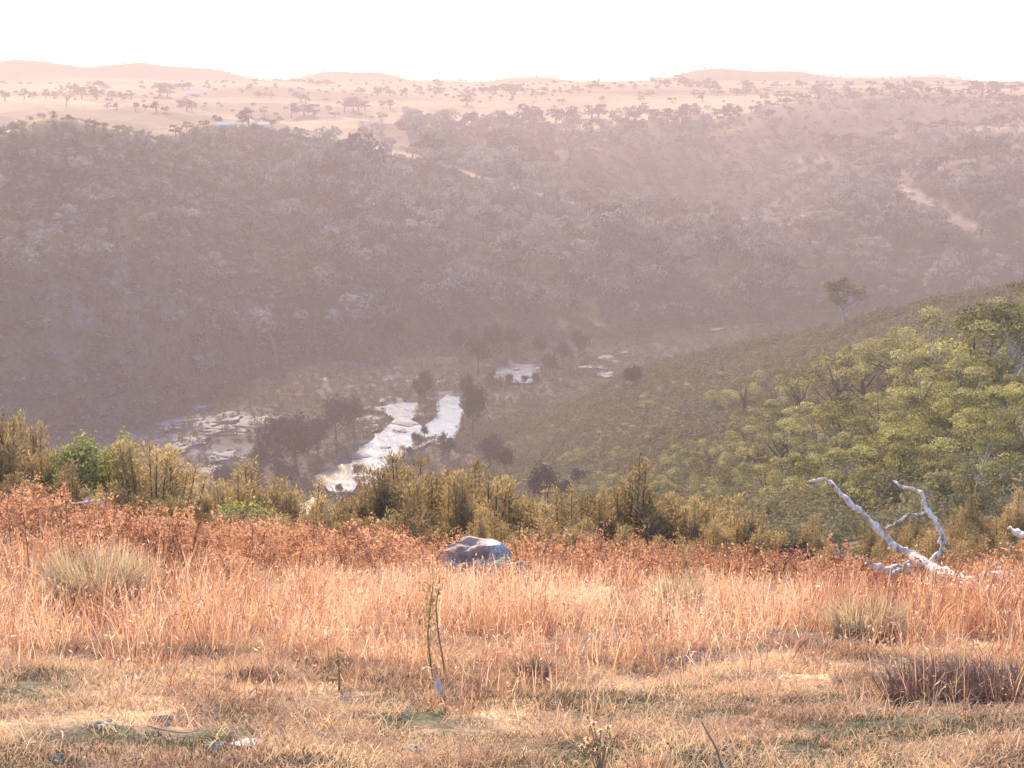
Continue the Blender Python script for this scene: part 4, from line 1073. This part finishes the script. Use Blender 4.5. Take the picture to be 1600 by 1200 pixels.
# ------------------------------------------------------------------ dead fallen limbs at the right
def limb(pts, d0, d1, r0, r1, seed):
    n = len(pts); dd = np.linspace(d0, d1, n)
    p = np.array([unproj(x, y, q) for (x, y), q in zip(pts, dd)])
    t = np.linspace(0, n - 1, (n - 1) * 4 + 1); i = np.clip(t.astype(int), 0, n - 2); u = (t - i)[:, None]
    pm = np.concatenate([[2 * p[0] - p[1]], p, [2 * p[-1] - p[-2]]])
    a, b, c, e = pm[i], pm[i + 1], pm[i + 2], pm[i + 3]
    q = 0.5 * (2 * b + (c - a) * u + (2 * a - 5 * b + 4 * c - e) * u ** 2 + (3 * b - a - 3 * c + e) * u ** 3)
    q += np.random.default_rng(seed).normal(size=q.shape) * 0.011
    rr = np.linspace(r0, r1, len(q)) * 0.8 * (1 + 0.2 * np.random.default_rng(seed + 1).normal(size=len(q)))
    return tube(q, rr, 9, 0.10, seed)
def dead(name, origin, limbs, label):
    r = empty(name, origin); tag(r, label, 'dead branch')
    for nm, pts, d0, d1, r0, r1, sd_ in limbs:
        g = Geo(); v, f = limb(pts, d0, d1, r0, r1, sd_); g.add(v - np.array(origin), f); obj(nm, g.mesh(nm, M_DEAD, True), r)
dead('dead_branch', tuple(unproj(1545, 950, 18.2)), [
    ('main_limb', [(1560, 948), (1530, 934), (1490, 910), (1450, 882), (1425, 866), (1403, 856), (1380, 836), (1355, 808), (1328, 785), (1311, 770), (1300, 755), (1285, 748), (1263, 752)], 18.0, 18.6, 0.085, 0.018, 1),
    ('side_limb', [(1452, 886), (1462, 870), (1474, 853), (1467, 825), (1457, 808), (1445, 790), (1443, 775), (1431, 765), (1410, 760), (1392, 751)], 18.25, 18.8, 0.055, 0.018, 2),
    ('twig', [(1446, 800), (1435, 803), (1420, 805), (1407, 814), (1384, 826)], 18.5, 18.2, 0.022, 0.010, 3),
    ('broken_limb', [(1436, 880), (1420, 890), (1400, 888), (1380, 891), (1354, 878)], 18.2, 17.8, 0.075, 0.06, 4),
    ('twig', [(1388, 902), (1400, 893), (1411, 886), (1420, 877), (1434, 884)], 17.8, 18.1, 0.02, 0.02, 5),
    ('fallen_trunk', [(1425, 868), (1450, 884), (1485, 902), (1515, 915), (1550, 931), (1600, 955)], 18.1, 16.4, 0.10, 0.13, 7),
    ('broken_limb', [(1496, 918), (1484, 926), (1468, 936)], 18.0, 17.7, 0.05, 0.04, 6)], 'bleached dead branch forking upward out of the rusty grass')
dead('dead_branch', tuple(unproj(1585, 955, 16.5)), [
    ('main_limb', [(1580, 960), (1580, 935), (1584, 915), (1574, 902), (1558, 899), (1536, 898)], 16.5, 16.7, 0.05, 0.045, 11),
    ('side_limb', [(1574, 902), (1592, 894), (1612, 892), (1640, 872), (1625, 846), (1603, 836), (1590, 832), (1573, 826)], 16.6, 17.2, 0.055, 0.035, 12),
    ('twig', [(1570, 900), (1563, 890), (1558, 877)], 16.6, 16.6, 0.025, 0.015, 13)], 'pale dead branch cut off by the right edge of the picture')
dead('dead_stick', tuple(unproj(125, 790, 21)), [
    ('main_limb', [(100, 782), (118, 788), (132, 785), (150, 782), (165, 790)], 20.8, 21.2, 0.02, 0.012, 14), ('twig', [(132, 785), (138, 772), (134, 755)], 21, 21.1, 0.014, 0.008, 15)], 'small pale dead stick beneath the left shrubs')

# ------------------------------------------------------------------ small stones, twigs and weeds in the foreground
def put_stone(name, x, y, wpx, hpx, seed, mat, label, flat=0.0, sink=0.3):
    p, dd = hit(x, y, 3); w = wpx * dd / F / 2 * 0.85; h = hpx * dd / F * 0.8
    o = obj(name, rock_mesh(name, w, w * 0.75, h * 0.8, seed, mat, 4, 0.32, flat), None, (p.x, p.y, p.z + h * sink - 0.02)); o.rotation_euler = (0, 0, rng.uniform(-.3, .3))
    tag(o, label, 'stone')
put_stone('stone', 385, 1166, 62, 26, 51, M_PALESTONE, 'flat white-topped stone at the bottom of the meadow', 0.35)
put_stone('stone', 335, 1172, 55, 24, 52, M_STONE, 'dark mossy stone left of the flat white-topped stone')
put_stone('stone', 638, 1184, 70, 30, 53, M_STONE, 'green mossy stone with pale tip at the bottom edge')
put_stone('stone', 663, 1180, 26, 24, 54, M_PALESTONE, 'small pale stone touching the green mossy stone')
put_stone('stone', 500, 1160, 42, 24, 55, M_STONE, 'rounded mossy stone between the white-topped and green stones')
put_stone('stone', 582, 1168, 40, 16, 56, M_STONE, 'low grey stone left of the green mossy stone')
put_stone('stone', 685, 1088, 15, 40, 57, M_PALESTONE, 'upright whitish stone at the foot of the tall weed', 0, 0.4)
put_stone('stone', 1352, 1120, 30, 18, 58, M_STONE, 'dark stone lying left of the purple brushwood tussock')
put_stone('stone', 1346, 1166, 36, 14, 59, M_STONE, 'grey flat stone in the straw at lower right')
put_stone('stone', 160, 1135, 60, 20, 60, M_STONE, 'low grey-green stone in the turf at lower left')
put_stone('stone', 250, 1130, 60, 22, 61, M_STONE, 'blue-grey stone right of the lower left turf stone')
put_stone('stone', 90, 1190, 30, 20, 62, M_STONE, 'small blue-grey stone in the bottom left corner')
put_stone('stone', 214, 1190, 40, 18, 63, M_STONE, 'grey stone at the bottom edge, left of the mossy stones')
twigs = [((390, 1090), (402, 1085), (414, 1073), 'curved pale twig on the dark patch at left'), ((230, 1140), (290, 1160), (300, 1142), 'bent straw stem above the bottom edge at left'), ((322, 1185), (332, 1178), (340, 1164), 'short cream twig beside the dark mossy stone'), ((590, 1120), (602, 1140), (606, 1152), 'hooked bone-coloured twig above the bottom stones'),
         ((670, 1040), (700, 1051), (730, 1042), 'bowed straw stem right of the tall weed'), ((1402, 1046), (1425, 1045), (1432, 1056), 'arched cream grass stem left of the brushwood'), ((1280, 1132), (1295, 1120), (1315, 1116), 'pale twig lying in the turf at lower right'), ((95, 1150), (99, 1165), (94, 1185), 'upright cream twig in the bottom left turf'), ((415, 1050), (438, 1048), (448, 1056), 'thin reddish bent stem in the left grass'), ((980, 1168), (985, 1171), (992, 1175), 'short white twig below the seed weed')]
for i, (a, b, c, lab) in enumerate(twigs):
    P3 = [hit(*q)[0] for q in (a, b, c)]; d0 = np.linalg.norm(P3[0])
    pts = np.array(P3) + np.array([[0, 0, 0.02], [0, 0, 0.05], [0, 0, 0.03]])
    ts = np.linspace(0, 1, 9)[:, None]; q = (1 - ts) ** 2 * pts[0] + 2 * ts * (1 - ts) * (2 * pts[1] - (pts[0] + pts[2]) / 2) + ts ** 2 * pts[2]
    g = Geo(); g.add(*tube(q - pts[0], np.linspace(0.006, 0.0025, 9), 6, 0.1, i)); o = obj('twig', g.mesh('twig', M_STRAW, True), None, tuple(pts[0])); tag(o, lab, 'twig')

# tall olive weed stalks
def tall_weed(x0, y0, path, d, label, leafy, seed):
    r_ = np.random.default_rng(seed); o3 = np.array(ground_at(x0, d)); pts = np.array([unproj(x, y, d) for x, y in path]); pts[0] = o3
    t = np.linspace(0, len(pts) - 1, 24); q = np.stack([np.interp(t, np.arange(len(pts)), pts[:, k]) for k in range(3)], 1)
    q = np.stack([smooth1(q[:, k], 3) for k in range(3)], 1)
    st_ = Geo(); st_.add(*tube(q - o3, np.linspace(0.008, 0.003, 24), 6))
    lf = Geo()
    for u, n, rad in leafy:
        c = q[int(u * 23)] - o3 + r_.normal(size=(n, 3)) * rad * np.array([0.6, 0.6, 1.2])
        v, f = cards(c, r_.normal(size=(n, 3)) + [0, 0, 0.6], r_.uniform(0.008, 0.016, n), r_.uniform(0.025, 0.05, n), r_); lf.add(v, f, r_.uniform(0, 1, n))
    r = empty('tall_weed', tuple(o3)); tag(r, label, 'weed')
    obj('stem', st_.mesh('stem', M_STALK, True), r); obj('leaves', lf.mesh('leaves', M_WEED), r)
M_WEED = leaf_mat('weed_leaves', (0.20, 0.15, 0.06), (0.46, 0.35, 0.16), 0.35, None, 0)
tall_weed(676, 1075, [(676, 1075), (672, 1030), (668, 990), (672, 950), (678, 905)], 9.6, 'tall olive weed with leafy clusters standing in the orange grass', [(0.98, 50, 0.05), (0.85, 60, 0.05), (0.72, 26, 0.03), (0.62, 34, 0.04), (0.45, 40, 0.04), (0.3, 20, 0.03), (0.05, 40, 0.06)], 901)
tall_weed(696, 1070, [(696, 1072), (692, 1030), (684, 985), (681, 945), (686, 920)], 9.5, 'thin brown bare stalk just right of the leafy weed', [(0.98, 10, 0.02)], 902)
tall_weed(1098, 1010, [(1098, 1010), (1094, 960), (1082, 915), (1070, 870), (1056, 828)], 14, 'yellowish mullein stalk leaning left before the shrubs', [(0.97, 30, 0.03), (0.9, 40, 0.035), (0.8, 50, 0.04), (0.7, 60, 0.05), (0.6, 60, 0.06), (0.5, 50, 0.06), (0.42, 40, 0.05)], 903)
tall_weed(530, 1100, [(532, 1095), (530, 1060), (529, 1030), (526, 1015)], 9.2, 'short olive weed standing at the edge of the left turf', [(0.95, 30, 0.03), (0.5, 16, 0.02), (0.1, 20, 0.04)], 904)
tall_weed(1136, 1205, [(1136, 1205), (1120, 1170), (1108, 1150), (1096, 1128)], 6.7, 'bare brown stalk leaning left at the bottom edge', [(0.98, 3, 0.006)], 905)
# seed weed with dark-eyed pods
o3 = np.array(ground_at(938, 6.6)); st_, pods = Geo(), []
r_ = np.random.default_rng(911)
r = empty('seed_weed', tuple(o3)); tag(r, 'branching dry weed with dark-eyed cream pods at the bottom edge', 'weed')
for k, (x, y) in enumerate([(918, 1120), (927, 1130), (938, 1142), (950, 1136), (918, 1154), (953, 1147), (909, 1166), (934, 1170), (945, 1160), (976, 1130)]):
    e = unproj(x, y, 6.6) - o3; b = np.array([0, 0, 0.0]); m = np.array([e[0] * 0.25, 0, e[2] * 0.6]); ts = np.linspace(0, 1, 8)[:, None]
    st_.add(*tube((1 - ts) ** 2 * b + 2 * ts * (1 - ts) * m + ts ** 2 * e, np.linspace(0.004, 0.002, 8), 5))
    if k == 9: continue
    g = Geo(); n = 9; an = np.arange(n) * 6.283 / n; dd_ = np.stack([np.cos(an), -0.5 * np.ones(n), np.sin(an)], 1)
    v, f = cards(e + dd_ * 0.012, dd_, 0.011, 0.026, r_); g.add(v, f, 0.8)
    pm = obj('pod', g.mesh('pod', M_STRAW), r)
    ce = Geo(); ce.add(*tube([e + [0, 0.004, 0], e + [0, -0.008, 0]], [0.008, 0.005], 6)); obj('seed_eye', ce.mesh('seed_eye', M_DARKBARK), pm)
obj('stem', st_.mesh('stem', M_STALK, True), r)

# ------------------------------------------------------------------ tussocks
def tussock(name, x, d, n, h, spread_, mat, label, lean=0.5, seed=0, w=0.006):
    p = np.array(ground_at(x, d)); r_ = np.random.default_rng(seed)
    a = r_.uniform(0, 6.283, n); rr = np.sqrt(r_.uniform(0, 1, n)) * spread_ * 0.45
    b = np.stack([np.cos(a) * rr * 1.3, np.sin(a) * rr, np.full(n, -0.03)], 1)
    a2 = a + r_.normal(size=n) * 0.7; ln = r_.beta(2, 2, n) * lean; L = h * r_.uniform(0.55, 1.1, n)
    tip = b + np.stack([np.cos(a2) * ln * 1.3, np.sin(a2) * ln, np.sqrt(np.clip(1 - ln ** 2, 0.05, 1))], 1) * L[:, None]
    mid = (b + tip) / 2 + np.array([0, 0, 1]) * (L * ln * 0.3)[:, None]; tip[:, 2] -= L * ln * 0.25
    ph = r_.uniform(0, 3.14, n); sv = np.stack([np.cos(ph), np.sin(ph), np.zeros(n)], 1) * w / 2
    v = np.stack([b - sv, b + sv, mid + sv * .8, mid - sv * .8, tip + sv * .25, tip - sv * .25], 1).reshape(-1, 3)
    k = np.arange(n)[:, None] * 6; f = np.concatenate([k + [[0, 1, 2, 3]], k + [[3, 2, 4, 5]]], 1).reshape(-1, 4)
    o = obj(name, np_mesh(name, v, f, mat, np.repeat(r_.uniform(0, 1, n), 2)), None, tuple(p)); tag(o, label, 'tussock')
M_BRUSH = leaf_mat('purple_brushwood', (0.08, 0.052, 0.042), (0.30, 0.20, 0.155), 0.15, None, 0)
M_PALE = leaf_mat('pale_tussock', (0.30, 0.22, 0.13), (0.62, 0.50, 0.30), 0.4, None, 0)
tussock('grass_tussock', 150, 13.6, 1500, 0.62, 0.6, M_PALE, 'pale straw-coloured grass tussock at the left of the meadow', 0.75, 921, 0.009)
tussock('brushwood_tussock', 1470, 8.9, 1100, 0.30, 0.55, M_BRUSH, 'dark purple-brown brushwood tussock near the right edge', 0.9, 922)
tussock('brushwood_tussock', 1560, 9.0, 1200, 0.30, 0.6, M_BRUSH, 'second purple-brown brushwood clump touching the right edge', 0.9, 923)
tussock('brushwood_tussock', 833, 9.6, 260, 0.22, 0.16, M_BRUSH, 'small dark tussock in mid-meadow right of the tall weed', 0.6, 924)
tussock('brushwood_tussock', 395, 9.4, 260, 0.12, 0.28, M_BRUSH, 'low dark tuft behind the curved pale twig', 0.9, 925)
tussock('grass_tussock', 1060, 13.5, 500, 0.5, 0.3, M_PALE, 'pale grass tuft at the base of the mullein stalk', 0.6, 926, 0.008)
tussock('grass_tussock', 1350, 11.8, 700, 0.42, 0.4, M_PALE, 'pale grass tuft behind the purple brushwood', 0.8, 927, 0.008)
tussock('grass_tussock', 1025, 6.9, 350, 0.14, 0.14, M_TURF, 'short yellow grass tuft at the bottom edge', 0.7, 928, 0.005)
